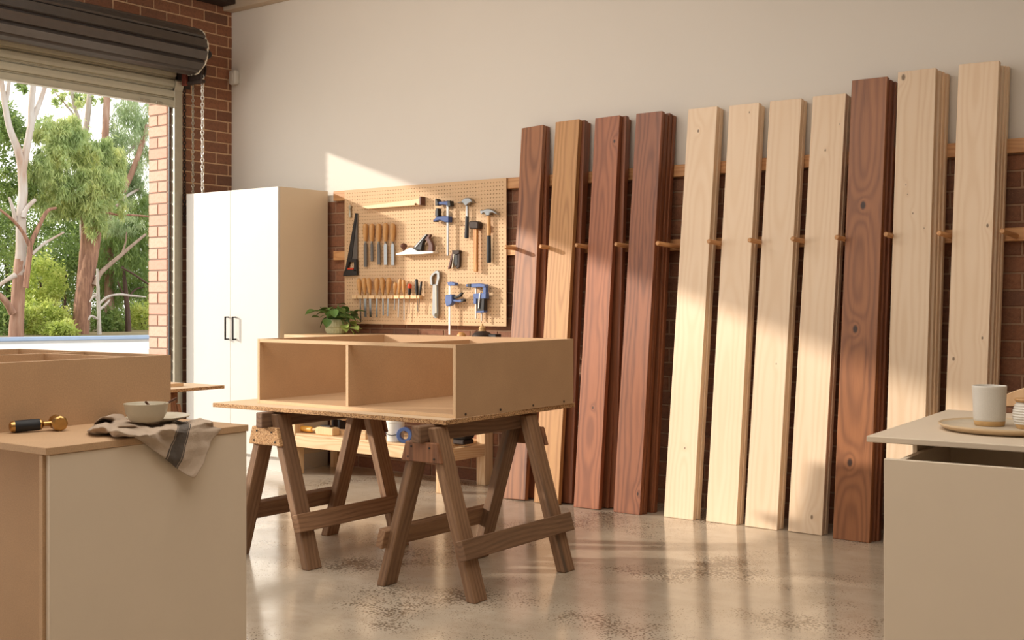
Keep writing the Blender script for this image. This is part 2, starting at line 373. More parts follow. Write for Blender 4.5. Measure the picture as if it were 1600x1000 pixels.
WB[10] = PL('pale_board_e', knots=((.03, 2.42, .02), (.06, 1.85, .006), (.10, 1.70, .007), (.16, 1.62, .005), (.07, 1.80, .005)), contrast=.95, zf=2.0)
WB[11] = PL('pale_board_f', knots=((.17, 1.62, .012), (.165, 1.06, .009), (.03, .95, .012)), contrast=.9, zf=2.2)
DARKBACK = RED('dark_back_board', (150, 92, 60), (92, 52, 34), zf=2.2, contrast=.6)
PALEBACK = PL('pale_back_board', contrast=.6)
# stack: left bottom x of the front board, y of its foot, top height, lean, width, boards behind as (dx, dy, roll)
tops = {1: (815, 200, 857, 197), 2: (868, 191, 908.6, 188), 3: (930, 185, 971.4, 181.5), 4: (994, 178, 1037, 173.5), 5: (1075.5, 171, 1121.5, 167.5),
        6: (1139.5, 165.5, 1189, 161), 7: (1203, 159, 1252, 154), 8: (1270, 151.5, 1321.5, 146), 9: (1331, 126, 1390, 119.5), 10: (1403, 113, 1460.5, 107), 11: (1498, 102, 1559, 95.5)}
bots = {1: (785, 779), 2: (834, 785), 3: (896, 792.4), 4: (958, 800), 5: (1037, 807.4), 6: (1103, 815), 7: (1163.6, 822.6), 8: (1231, 830.6), 9: (1301, 841.6), 10: (1380, 850), 11: (1469, 858)}
widths = {1: .176, 2: .182, 3: .180, 4: .180, 5: .19, 6: .188, 7: .19, 8: .19, 9: .194, 10: .196, 11: .196}
behind = {1: [(.075, .05, -.030)], 2: [(.05, .035, -.012), (.02, .02, 0)], 3: [(.055, .055, -.012), (.02, .0, 0)], 4: [(.006, .0, 0), (.02, .03, -.003), (.03, .0, -.004)],
          5: [(.008, 0, 0)], 6: [(.004, .005, 0)], 7: [(.006, 0, 0)], 8: [(.004, .004, 0)], 9: [(.010, .01, 0), (.022, .0, 0)], 10: [(.012, .0, 0), (.018, .0, 0), (.022, .0, .003)], 11: [(.010, 0, 0), (.014, 0, 0), (.020, 0, 0)]}
lab = {1: 'dark walnut brown timber board leaning beside the pegboard, first of the row', 2: 'honey brown timber board leaning second from the pegboard, golden grain',
 3: 'red brown timber board with looping dark grain, third from the pegboard', 4: 'dark red timber board fourth from the pegboard, next to the first pale one',
 5: 'pale timber board with a knot near its top, beside the dark red board', 6: 'pale timber board standing second among the four slim pale boards', 7: 'pale timber board standing third among the four slim pale boards',
 8: 'pale timber board with a small dark knot, just left of the knotted brown board', 9: 'brown timber board with three round knots standing alone between pale boards',
 10: 'tall pale timber board, brown knot at its top corner, right of the knotted brown board', 11: 'tallest pale timber board, the rightmost front board of the row'}
colw = {1: 'walnut brown', 2: 'honey brown', 3: 'red brown', 4: 'dark red', 5: 'knot-topped pale', 6: 'second slim pale', 7: 'third slim pale', 8: 'dark-knotted pale', 9: 'three-knotted brown', 10: 'corner-knotted pale', 11: 'tallest pale'}
ordw = ['directly behind', 'third back behind', 'last in the stack behind']
for n in range(1, 12):
    p = pz(*bots[n], 0); tx0, ty0, tx1, ty1 = tops[n]
    nb = len(behind[n]); Yt = YW-.004-BT*(nb+1)
    tL = py(tx0, ty0, Yt)
    wd = widths[n]
    yaw = 0
    a = math.atan2(Yt-p.y, tL.z); L = math.hypot(Yt-p.y, tL.z)
    roll = math.atan2(tL.x-p.x, tL.z)
    Mb = T(p.x, p.y, .0) @ R(roll, 'Y') @ R(-a, 'X')
    dz = max(0.0, math.sin(roll)*wd)
    o = add('timber_board', box(0, wd, 0, BT, 0, L), WB[n], M=T(0, 0, dz+.001)@Mb, bev=.002)
    tag(o, lab[n], 'board', 'timber boards leaning on the wall')
    for k, (dx, dy, rl) in enumerate(behind[n]):
        yy = p.y + (k+1)*(BT+.003) + (dy if dy else 0)
        yt = Yt + (k+1)*BT + .0005*(k+1)
        LL = L - random.uniform(.008, .022)
        a2 = math.atan2(yt-yy, LL); r2 = roll+rl
        Mb = T(p.x+dx, yy, max(0.0, math.sin(r2)*wd)+BT*max(0, math.sin(a2))*0+.001) @ R(r2, 'Y') @ R(-a2, 'X')
        ww = wd
        o = add('timber_board', box(0, ww, 0, BT, 0, LL), DARKBACK if n in (1, 2, 3, 4, 9) else PALEBACK, M=Mb, bev=.002)
        tag(o, 'timber board %s the %s front board' % (ordw[k], colw[n]), 'board', 'timber boards leaning on the wall')

# ------------------------------------------------------------------ wardrobe
WX0, WX1, WY0, WY1, WH = -7.452, -6.41, 5.74, YW-.045, 2.066
wa = thing('wardrobe', 'tall white two-door wardrobe beside the roller door, thin black handles', 'wardrobe', T((WX0+WX1)/2, WY0, 0))
add('body', join(box(WX0, WX1, WY0+.02, WY1, .11, WH)), M['carcass'], wa, bev=.0015)
add('plinth', box(WX0+.01, WX1-.0, WY0+.06, WY1, 0, .11), M['white'], wa)
hx = py(360.2, 400, WY0).x
for (x0, x1, hxx) in ((WX0, hx-.0025, py(352, 510, WY0-.03).x), (hx+.0025, WX1, py(363.5, 510, WY0-.03).x)):
    d = add('door', box(x0, x1, WY0, WY0+.018, .112, WH-.001), M['white'], wa, bev=.001)
    z1 = py(352, 494.5, WY0-.03).z; z0 = py(352, 531, WY0-.03).z
    add('handle', join(box(hxx-.006, hxx+.006, WY0-.036, WY0-.026, z0, z1), box(hxx-.006, hxx+.006, WY0-.03, WY0+.001, z0, z0+.01), box(hxx-.006, hxx+.006, WY0-.03, WY0+.001, z1-.01, z1)), M['blackmetal'], d, bev=.001, label='slim black bar handle')

# ------------------------------------------------------------------ roller door
dr = thing('door_1', None, None, T(XW, (DY0+DY1)/2, 0), kind='structure')
RC = Vector((XW+.245, 0, 3.145)); RR = .178; RY0, RY1 = DY0-.1, 5.70
def slat_prof(w, bulge, th=.004):
    pr = []
    for i in range(9):
        u = i/8; pr.append((u*w, bulge*math.sin(math.pi*u)**.6 if 0 < i < 8 else 0))
    return pr
NS = 12
for k in range(NS):
    a0 = 2*math.pi*k/NS; a1 = 2*math.pi*(k+1)/NS-.03
    prof = []
    for i in range(7):
        u = (0, .10, .3, .5, .66, .80, .88)[i]; a = a0+(a1-a0)*u; rr = RR + (-.010, .003, .001, 0, .001, .004, -.008)[i]; prof.append((RC.x+rr*math.cos(a), RC.z+rr*math.sin(a)))
    inner = [(RC.x+(RR-.02)*math.cos(a0+(a1-a0)*u), RC.z+(RR-.02)*math.sin(a0+(a1-a0)*u)) for u in (1, .5, 0)]
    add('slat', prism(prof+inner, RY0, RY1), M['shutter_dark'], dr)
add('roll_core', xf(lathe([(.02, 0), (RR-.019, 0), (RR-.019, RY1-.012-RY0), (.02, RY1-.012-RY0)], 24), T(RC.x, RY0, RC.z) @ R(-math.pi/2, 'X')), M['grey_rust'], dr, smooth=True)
ring = []
tv = []
for k in range(61):
    a = 2*math.pi*k/60; rr = RR-.004+.004*math.sin(9*a)+random.uniform(-.003, .004); tv.append((RC.x+rr*math.cos(a), RY1+.004, RC.z+rr*math.sin(a)))
add('edge_tape', tubev(tv, .0065, 6, False), M['tape'], dr, smooth=True)
ZB = 2.735; XC = XW+.05
zs = [ZB+.05+i*.082 for i in range(5)]
for z0 in zs:
    pr = [(XC-.006, z0+.001), (XC+.004, z0+.002), (XC+.004, z0+.008), (XC+.010, z0+.011), (XC+.010, z0+.015), (XC+.005, z0+.018), (XC+.020, z0+.024), (XC+.022, z0+.045), (XC+.021, z0+.070), (XC+.012, z0+.079), (XC-.006, z0+.081), (XC-.014, z0+.081), (XC-.014, z0+.001)]
    add('slat', prism(pr, DY0, DY1+.02), M['shutter'], dr)
br = add('bottom_rail', join(box(XC-.02, XC+.022, DY0, DY1+.02, ZB+.006, ZB+.05), box(XC-.024, XC+.03, DY0, DY1+.02, ZB, ZB+.008)), M['shutter'], dr, bev=.002)
for (xx, yy, ww) in ((226, 157, .10), (249, 161, .06)):
    q = px(xx, yy, XC+.03); add('lock_plate', join(box(XC+.02, XC+.034, q.y-ww/2, q.y+ww/2, q.z-.012, q.z+.012), box(XC+.034, XC+.04, q.y-.015, q.y+.015, q.z-.006, q.z+.006)), M['galv'], br, bev=.002)
gd = add('guide', join(box(XW, XW+.065, DY1+.02, DY1+.075, 0, 2.86), box(XW+.055, XW+.075, DY1+.0, DY1+.075, 0, 2.88)), M['galv'], dr, bev=.002)
add('guide_flare', prism([(XW+.055, 2.86), (XW+.075, 2.86), (XW+.10, 2.93), (XW+.085, 2.945), (XW+.055, 2.9)], DY1, DY1+.075), M['galv'], gd, bev=.002)
add('rubber_seal', box(XW+.004, XW+.016, DY1-.006, DY1+.004, 0, 2.78), M['black'], dr)
add('guide', box(XW, XW+.065, DY0-.075, DY0-.02, 0, 2.86), M['galv'], dr, bev=.002)
bk = add('bracket', join(box(XW, XW+.30, RY1+.035, RY1+.047, 2.93, 3.10), box(XW, XW+.012, RY1+.02, RY1+.16, 2.90, 3.24), box(XW+.02, XW+.32, RY1+.02, RY1+.06, 2.905, 2.93)), M['grey_rust'], dr, bev=.004)
add('axle', xf(lathe([(.03, 0), (.036, .02), (.036, .08), (.028, .095)], 16), T(RC.x+.06, RY1+.015, 3.13) @ R(-math.pi/2, 'X')), M['blackmetal'], bk, smooth=True)
add('chain_wheel', xf(lathe([(.03, 0), (.085, 0), (.09, .012), (.075, .02), (.09, .028), (.085, .04), (.03, .04)], 20), T(XW+.2, RY1+.06, 3.02) @ R(-math.pi/2, 'X')), M['grey_rust'], bk, smooth=True)
add('stop_bracket', box(XW+.0, XW+.30, RY1+.05, RY1+.075, 2.91, 2.935), M['blackmetal'], bk, bev=.002)
add('red_bracket', box(XW+.10, XW+.15, RY1+.004, RY1+.03, 2.90, 3.03), M['rust'], bk, bev=.004, label='rusty red bracket plate')

# chains
def chain(label, x_px, top_px, bot_px, X, mat, wr, ll):
    a = px(x_px, top_px, X); b = px(x_px, bot_px, X)
    vfs = []; L = (a-b).length; n = int(L/(ll*.74))
    for i in range(n):
        z = a.z - (i+.5)*ll*.74; Mx = T(a.x, a.y, z) @ R(.5+math.pi/2*(i % 2)+.25*math.sin(i*.7), 'Z')
        pts = [(ll*.30*math.cos(q), 0, ll*.5*math.sin(q)) for q in [2*math.pi*j/10 for j in range(10)]]
        v, f = [], []
        for j, pp in enumerate(pts):
            q = 2*math.pi*j/10; nrm = Vector((math.cos(q), 0, math.sin(q)))
            for s in range(5):
                th = 2*math.pi*s/5; v.append(Vector(pp)+nrm*wr*math.cos(th)+Vector((0, 1, 0))*wr*math.sin(th))
        for j in range(10):
            for s in range(5): f.append((j*5+s, j*5+(s+1) % 5, ((j+1) % 10)*5+(s+1) % 5, ((j+1) % 10)*5+s))
        vfs.append(xf((v, f), Mx))
    o = add('chain', join(*vfs), mat, smooth=True); tag(o, label, 'chain', 'chains hanging from the roller door'); return o
chain('bright steel chain hanging in front of the brick, nearest the white wall', 316.3, 96, 330, XW+.26, M['castwhite'], .0042, .036)
chain('dull grey chain in the middle of the three roller door chains', 301.5, 110, 330, XW+.11, M['galv'], .003, .03)
chain('dark blackened chain hanging closest to the door guide', 288.3, 120, 352, XW+.05, M['grey_rust'], .0042, .034)

# sensor
sp = py(361, 122, YW-.03)
sn = thing('motion_sensor', 'small white motion sensor in the corner high above the wardrobe', 'sensor', T(sp.x, YW-.03, sp.z-.055))
add('housing', box(sp.x-.004, sp.x+.075, YW-.056, YW, sp.z-.058, sp.z+.058), M['white'], sn, bev=.016, seg=3, smooth=True)
add('lens', box(sp.x+.014, sp.x+.052, YW-.059, YW-.05, sp.z-.03, sp.z+.03), M['ceramic_white'], sn, bev=.003)
for (xx, yy, hh) in ((278, 331, .045), (276.5, 470, .03)):
    q = px(xx, yy, XW); o = add('wall_plate', join(box(XW, XW+.014, q.y-.018, q.y+.018, q.z-hh, q.z+hh), box(XW+.014, XW+.018, q.y-.007, q.y+.007, q.z-.008, q.z+.008)), M['galv'], bev=.003)
    tag(o, 'small grey metal plate on the brick beside the door guide, %s one' % ('upper' if yy < 400 else 'lower'), 'wall plate')

# ------------------------------------------------------------------ pegboard
P0 = py(538.5, 400, YP).x; P1 = py(791, 400, YP).x; PZ0, PZ1 = 1.071, 2.062
pb = thing('pegboard', 'large tan perforated pegboard above the workbench, hung with tools', 'pegboard', T((P0+P1)/2, YP, PZ0))
cs = .0254; nx = int((P1-P0-.02)/cs); nz = int((PZ1-PZ0-.02)/cs); ox = (P1-P0-nx*cs)/2; oz = (PZ1-PZ0-nz*cs)/2
V, Fc = [], []
grid = {}
def gv(i, j):
    if (i, j) not in grid: grid[(i, j)] = len(V); V.append((P0+ox+i*cs, YP, PZ0+oz+j*cs))
    return grid[(i, j)]
hr = .0036
for i in range(nx):
    for j in range(nz):
        c4 = [gv(i, j), gv(i+1, j), gv(i+1, j+1), gv(i, j+1)]
        cx, cz = P0+ox+(i+.5)*cs, PZ0+oz+(j+.5)*cs; b = len(V)
        angs = [math.radians(-112.5+45*k) for k in range(8)]
        for dy in (0, .006):
            for a in angs: V.append((cx+hr*math.cos(a), YP+dy, cz+hr*math.sin(a)))
        for s in range(4):
            Fc.append((c4[s], c4[(s+1) % 4], b+(2*s+1) % 8, b+2*s)); Fc.append((c4[(s+1) % 4], b+(2*s+2) % 8, b+(2*s+1) % 8))
        for k in range(8): Fc.append((b+k, b+(k+1) % 8, b+8+(k+1) % 8, b+8+k))
x0, x1, z0, z1 = P0+ox, P0+ox+nx*cs, PZ0+oz, PZ0+oz+nz*cs
me = bpy.data.meshes.new('panel'); me.from_pydata(V, [], Fc); me.materials.append(M['pegboard'])
add('panel', None, None, pb, me=me)
add('rim', join(box(P0, x0, YP, YP+.006, PZ0, PZ1), box(x1, P1, YP, YP+.006, PZ0, PZ1), box(x0, x1, YP, YP+.006, PZ0, z0), box(x0, x1, YP, YP+.006, z1, PZ1)), M['pegboard'], pb)
add('hole_shade_sheet', box(P0+.002, P1-.002, YP+.0062, YP+.0145, PZ0+.002, PZ1-.002), plain('painted_hole_shade', srgb(70, 52, 38), .9), pb)  # dark sheet added behind the holes, their shade put into its colour
def G(x, y, d=.02): return py(x, y, YP-d)
def poly(name, pts, d0, d1, mat, parent, bev=.002, **k):      # outline on the board, between d0 and d1 in front of it
    q = [G(x, y, (d0+d1)/2) for x, y in pts]
    return add(name, prism([(v.x, v.z) for v in q], YP-d1, YP-d0), mat, parent, bev=bev, **k)
def tool(name, label, cat, x, y, group=None): return thing(name, label, cat, T(*G(x, y, 0)), group)
# panel saw
t = tool('hand_saw', 'black handled hand saw hanging at the left edge of the pegboard', 'saw', 552, 430)
poly('blade', [(556.6, 333.5), (558.9, 334.5), (558.6, 407), (544, 407)], .008, .012, M['file_steel'], t, bev=0)
poly('spine', [(555.8, 333), (558.4, 333.5), (550, 407), (542.8, 407)], .005, .016, M['black'], t, bev=.001)
h = poly('handle', [(543, 405), (558.2, 405), (558.2, 409.5), (543.5, 409.5)], .004, .026, M['black'], t)
for q in ([(543, 408), (546.8, 408), (543.6, 423), (540.5, 423)], [(554.6, 408), (558.2, 408), (558.6, 424), (554.2, 424)], [(540.7, 421.5), (558.6, 421.5), (558.8, 430), (537.5, 431.5), (538, 427)]):
    poly('handle_grip', q, .004, .028, M['black'], h)
poly('grip_insert', [(543.8, 418.6), (553.4, 418.6), (553, 421.5), (543.2, 421.5)], .006, .024, M['orange'], h)
# files
for k, (x, yt, yb, ye, ww, m_, lbl) in enumerate([(571, 349.5, 377, 417, .030, 'file_steel', 'long dark flat file, first in the row of five wooden handled files'), (581, 349.5, 377, 408.5, .024, 'file_steel', 'shortest dark file, second in the row of five wooden handled files'),
        (591.8, 349.5, 377.5, 413.5, .028, 'file_steel', 'grey file in the middle of the row of five wooden handled files'), (602.5, 348.5, 377.5, 414, .032, 'steel', 'bright wide file, fourth in the row of five wooden handled files'), (613.8, 349, 377.5, 414.5, .030, 'steel', 'bright file, last in the row and closest to the bench plane')]):
    t = tool('wood_file', lbl, 'file', x, yt, 'wooden handled files on the pegboard')
    turned('handle', G(x, yt, .022), G(x, yb, .022), [(0, .006), (.03, .014), (.12, .019), (.45, .0205), (.75, .016), (.92, .0135), (1, .012)], M['file_handle'], t)
    turned('ferrule', G(x, yb-.5, .022), G(x, yb+3, .022), [(0, .0105), (1, .0085)], M['steel'], t, seg=10)
    a = G(x, yb+2, .022); b = G(x+.3, ye, .022)
    add('blade', prism([(a.x-.005, a.z), (a.x+.005, a.z), (a.x+ww/2, a.z-.018), (b.x+ww/2, b.z), (b.x-ww/2, b.z), (a.x-ww/2, a.z-.018)], YP-.026, YP-.018), M[m_], t, bev=.001)
# straightedge
t = tool('wooden_straightedge', 'pale wooden straightedge hung near the top of the pegboard', 'straightedge', 615, 320)
poly('plank', [(567, 323), (658.5, 310.5), (658.5, 320.6), (577, 326.6)], .003, .045, wood('pale_straightedge', srgb(238, 208, 166), srgb(214, 174, 128), freq=60, contrast=.4), t)
poly('end_block', [(658.5, 307.3), (661.2, 307), (661.2, 320.6), (658.5, 321)], .003, .05, M['rosewood'], t, label='dark end block')
turned('hook', G(650, 318, 0), G(649, 319, .055), [(0, .004), (.8, .004), (.85, .007), (1, .007)], M['brass'], t, seg=8)
t = tool('centre_punch', 'short grey punch hanging at the top left of the pegboard', 'punch', 547, 320)
turned('shaft', G(547, 320.5, .012), G(547.2, 340, .012), [(0, .008), (.08, .011), (.3, .011), (.33, .009), (.6, .009), (.63, .011), (1, .0105)], M['galv'], t)
# bench plane
t = tool('bench_plane', 'metal bench plane with white sole and dark handles on the pegboard', 'plane', 652, 397)
poly('sole', [(623, 396.2), (633, 393.6), (640, 389.6), (645, 387), (648, 387.2), (652, 390), (657, 392.6), (681, 392.4), (681, 396), (660, 397.4), (623, 398.6)], .004, .066, M['castwhite'], t)
turned('knob', G(631.5, 393, .035), G(630.6, 380.2, .035), [(0, .009), (.25, .010), (.42, .019), (.65, .026), (.85, .022), (1, .008)], M['rosewood'], t, seg=16)
poly('lever_cap', [(647.5, 387.5), (664.5, 367.8), (667, 366.2), (670, 367), (662.5, 379), (660, 391.5), (652, 390.5)], .018, .052, M['black'], t, bev=.003)
poly('iron', [(650, 386), (668, 366), (669.5, 366.4), (652, 387.5)], .014, .056, M['steel'], t, bev=.001)
poly('tote', [(667.5, 368.8), (671, 366.6), (674.4, 366.2), (672.2, 372), (675.2, 377), (678, 383.5), (677.8, 393), (667.5, 393), (670.8, 388), (671, 383), (668, 376.5), (664, 374.5)], .022, .048, M['rosewood'], t, bev=.004)
# F clamp
t = tool('bar_clamp', 'blue bar clamp with long steel bar hanging at the top of the pegboard', 'clamp', 700, 318)
poly('bar', [(698.2, 316), (701.6, 316), (701.2, 399.6), (698.6, 399.6)], .03, .042, M['steel'], t, bev=.001)
a = poly('fixed_jaw', [(687, 315.4), (694, 315), (702, 314.4), (704, 318), (702, 321.4), (694, 319.8), (687, 320.4)], .018, .052, M['blue'], t, bev=.003)
poly('jaw_pad', [(683, 311), (685, 310.6), (687.6, 317), (687.2, 321), (683, 321.6)], .012, .058, M['black'], a)
poly('jaw_head', [(702, 313.6), (706, 314), (706.6, 322), (702, 323.4)], .014, .056, M['black'], a)
a = poly('sliding_jaw', [(679, 346.4), (681, 343), (684.5, 338.8), (698, 337.8), (703.8, 338.4), (703.8, 347.4), (698, 347.4), (690, 343.8), (684, 345.4)], .014, .056, M['blue'], t, bev=.003)
poly('jaw_pad', [(684.6, 325.4), (687, 326), (687.2, 338), (682.2, 338.4), (682.6, 329)], .016, .054, M['black'], a)
poly('spindle', [(679, 344), (683, 344.4), (684, 346.8), (679, 347)], .02, .05, M['black'], a)
# steel hammer
t = tool('steel_hammer', 'one-piece steel hammer with black grip and shiny head on the pegboard', 'hammer', 730, 312)
poly('head', [(716, 316.6), (723, 315), (726, 311), (730, 309.2), (735, 309.2), (738.4, 311.4), (740.6, 317.2), (738, 316.2), (735.2, 317.8), (733, 319), (732, 321.6), (728.4, 321.6), (727, 318.8), (724.4, 316.8), (720, 318)], .006, .042, M['steel'], t, bev=.004)
poly('shaft', [(728.6, 319), (731.6, 319), (732, 339), (728.4, 339)], .016, .032, M['steel'], t)
turned('grip', G(730, 337.5, .024), G(729, 372.4, .024), [(0, .011), (.04, .014), (.5, .015), (.9, .017), (1, .015)], M['rubber'], t, flat=.75)
# mallet
t = tool('mallet', 'dark headed mallet with slim wooden handle between the two hammers', 'mallet', 743, 350)
poly('head', [(735.6, 346.6), (742, 345.6), (749, 346.2), (751, 348.5), (750.4, 357.6), (743.5, 358), (736, 357)], .006, .058, M['grey_rust'], t, bev=.006)
poly('handle', [(740.4, 357), (746.6, 357), (746.4, 425), (741, 424.4)], .02, .042, wood('mallet_handle', srgb(214, 156, 92), srgb(150, 92, 44), freq=80), t, bev=.004)
# claw hammer
t = tool('claw_hammer', 'claw hammer with wooden handle and black grip, rightmost tool on the pegboard', 'hammer', 764, 330)
poly('head', [(751.6, 330), (753, 328.2), (757, 328.6), (759, 327.4), (763, 326.4), (768, 326.6), (773.5, 329), (778, 332.6), (780.8, 336.2), (776, 334.6), (771, 332.2), (767.4, 333), (767, 337), (760.8, 337), (759.4, 333.4), (757, 332.2), (755, 335.2), (752.6, 334)], .008, .040, M['steel'], t, bev=.004)
turned('shaft', G(763.8, 336, .024), G(764, 369, .024), [(0, .012), (.3, .0125), (1, .0135)], M['file_handle'], t, flat=.8)
turned('grip', G(764, 368, .024), G(764, 410.4, .024), [(0, .0145), (.5, .0165), (.95, .0175), (1, .015)], M['rubber'], t, flat=.8)
# pliers
t = tool('pliers', 'bunch of dark worn pliers hanging below the blue bar clamp', 'pliers', 712, 393)
for (q, m_) in (([(708, 392), (711, 392.6), (703.4, 420), (700.6, 420.6), (702, 414)], 'rosewood'), ([(709.5, 396), (711.4, 394), (708.6, 418), (706.6, 419)], 'galv'), ([(711, 391.5), (716, 391.5), (716, 414), (712, 416), (710.4, 412)], 'black'), ([(716.4, 392), (719.4, 394), (719, 417), (715, 420), (713.4, 419), (716, 412)], 'grey_rust')):
    poly('handle', q, .012, .03, M[m_], t, bev=.002)
poly('jaw', [(707.6, 391), (719.6, 391), (719, 396), (713.5, 398), (708.6, 396)], .008, .036, M['grey_rust'], t, bev=.002)
# adjustable wrench
t = tool('wrench', 'long grey open-headed wrench hanging low in the middle of the pegboard', 'wrench', 681, 426)
poly('shaft', [(677, 444), (685.4, 444), (686, 490), (684, 497), (679.4, 497.4), (676, 491)], .008, .026, M['steel'], t, bev=.003)
poly('rib', [(680, 446), (682.6, 446), (683, 489), (680, 489)], .024, .031, M['galv'], t, bev=.001)
poly('jaw', [(681, 424), (676, 428), (673, 433), (674, 445), (677.4, 446), (676.4, 434), (678.6, 430), (682, 427.4)], .006, .03, M['steel'], t)
poly('jaw', [(680, 424), (685, 422.4), (688, 425.6), (688.4, 434), (685.4, 446), (681.6, 446), (684, 436), (684.2, 428), (681, 427)], .006, .03, M['steel'], t)
turned('pivot', G(681.6, 492.4, .002), G(681.6, 492.4, .034), [(0, .014), (1, .014)], M['galv'], t)
# quick clamp
t = tool('trigger_clamp', 'pale blue trigger clamp with two levers low on the pegboard', 'clamp', 704, 444)
poly('bar', [(701.6, 442), (704.4, 442), (704, 523), (701.2, 523)], .036, .046, M['castwhite'], t, bev=.001)
poly('top_jaw', [(701, 441), (707, 440.4), (713.6, 442), (713.2, 446.4), (703, 446.6)], .022, .06, M['blue_pale'], t, bev=.003)
a = poly('body', [(698.6, 461), (709, 460), (709, 473), (706, 477.4), (700, 478.8), (698, 472)], .02, .062, M['blue_pale'], t, bev=.004)
poly('lever', [(709, 463), (716, 461.6), (722, 456.8), (724, 457.6), (720, 463.6), (712, 466.4), (709, 465.8)], .03, .052, M['black'], a, bev=.003)
poly('grip', [(709, 467.6), (716, 469), (724, 467), (726.6, 467.6), (726, 471), (720, 472.6), (709, 471.6)], .028, .054, M['blue_pale'], a, bev=.004)
poly('grip_tip', [(721.6, 467), (726.8, 467.4), (726.4, 471.2), (722, 472)], .026, .056, M['black'], a, bev=.003)
# second clamp
t = tool('one_hand_clamp', 'blue and black one-handed clamp at the lower right of the pegboard', 'clamp', 748, 446)
poly('head', [(730.6, 444.2), (740, 443.4), (752, 443), (760.6, 445), (761, 449), (750, 448.8), (741, 449.6), (731, 447.8)], .018, .062, M['blue_pale'], t, bev=.004)
poly('head_pad', [(733.4, 443.6), (739, 443.4), (739, 449.2), (734.4, 448.6)], .014, .066, M['black'], t)
poly('bar', [(742.6, 448), (744.6, 448), (744.4, 498), (742.8, 498)], .034, .044, M['castwhite'], t, bev=.001)
poly('arm', [(756, 446), (761.4, 447), (761, 467), (756.4, 467)], .026, .054, M['blue_pale'], t, bev=.003)
a = poly('body', [(742, 459), (762, 457.6), (761.6, 466.6), (748, 467.4), (742, 464.4)], .022, .06, M['blue_pale'], t, bev=.003)
poly('grip', [(747, 465), (759.4, 465), (758.6, 487), (747, 488)], .024, .058, M['black'], a, bev=.004)
poly('grip_shell', [(746.4, 486.4), (759, 485.4), (758.6, 488.6), (746.6, 488.8)], .02, .06, M['blue_pale'], a, bev=.002)
poly('lever', [(741.6, 464.6), (746, 464.6), (745.6, 475), (741.6, 474.6)], .03, .056, M['blue_pale'], a)
poly('trigger', [(749, 458), (751, 458), (748.6, 482), (747.4, 482)], .056, .066, M['castwhite'], a, bev=.001)
poly('tip', [(751.6, 488), (753.4, 488), (753.2, 502), (752, 502)], .034, .044, M['castwhite'], t, bev=.001)
# chisel rack
t = tool('chisel_rack', 'slotted wooden chisel rack across the lower left of the pegboard', 'rack', 605, 464)
xs = [551.5, 559.4, 568.4, 577, 587.6, 597, 606, 616.2, 625.6, 633.6, 642.6, 653, 658]
mr = wood('chisel_rack_pine', srgb(238, 202, 152), srgb(208, 160, 108), freq=60, contrast=.5)
for a, b in zip(xs[:-1], xs[1:]): poly('rack_block', [(a+.7, 461.4), (b-.7, 461.4), (b-.7, 466.6), (a+.7, 466.6)], .022, .05, mr, t, bev=.001)
poly('rack_strip', [(551.5, 461.6), (658, 461.6), (658, 466.4), (551.5, 466.4)], .0, .022, mr, t, bev=.001)
G1 = 'chisels and drivers in the rack'
CH = [(560.5, 435, 562.4, 458, 503, .012), (568.6, 434, 570, 458, 495, .024), (576, 434.4, 577.8, 458, 495.5, .02), (589, 434, 588.6, 458, 496, .016), (597, 433.6, 598, 458, 493, .014), (608, 434, 606.4, 458, 494, .014), (618, 441, 616.8, 458, 484, .008), (625.4, 435.6, 623.2, 457, 496, .008), (630.6, 437, 631, 457, 500, .007)]
words = ['first', 'second', 'third', 'fourth', 'fifth', 'sixth', 'seventh and smallest', 'eighth', 'ninth']
for k, (xa, ya, xb, yb, ye, bw) in enumerate(CH):
    t = tool('chisel', 'wooden handled chisel, %s from the left in the slotted rack' % words[k], 'chisel', xa, ya, G1)
    s = .72 if k >= 6 else 1
    turned('handle', G(xa, ya, .036), G(xb, yb, .036), [(0, .007*s), (.05, .014*s), (.2, .0195*s), (.45, .019*s), (.8, .0135*s), (1, .010*s)], M['file_handle'], t)
    a = G(xb+.3, yb-1, .036); b = G(xb+(xb-xa)*.6+.3, ye, .030)
    turned('ferrule', a, a+(b-a).normalized()*.035, [(0, .008*s), (1, .006*s)], M['brass'], t, seg=10)
    bar('blade', a+(b-a).normalized()*.02, b, bw, .003, M['steel'], t, bev=.0005)
for nm, lbl, q, hm in (('screwdriver', 'stubby red and black screwdriver in the chisel rack', (640.4, 444, 639.8, 461, 490, .012), 'rubber'), ('screwdriver', 'tall black handled driver near the right end of the chisel rack', (650.6, 436, 651.8, 462, 486, .012), 'black'), ('marking_gauge', 'thin black tool leaning at the right end of the chisel rack', (658.4, 440, 655.6, 462, 488, .008), 'black')):
    t = tool(nm, lbl, 'screwdriver' if nm == 'screwdriver' else 'gauge', q[0], q[1], G1)
    a, b = G(q[0], q[1], .036), G(q[2], q[3], .036)
    turned('handle', a, b, [(0, q[5]*.6), (.06, q[5]), (.5, q[5]*1.05), (.9, q[5]*.9), (1, q[5]*.6)], M[hm], t)
    if hm == 'rubber': turned('cap', G(640.6, 443.4, .036), G(640.2, 450.4, .036), [(0, .008), (.2, .0145), (.8, .0155), (1, .0135)], M['orange'], t)
    turned('blade', b, G(q[2]+(q[2]-q[0])*.5, q[4], .03), [(0, .003), (1, .0028)], M['steel'], t, seg=8)

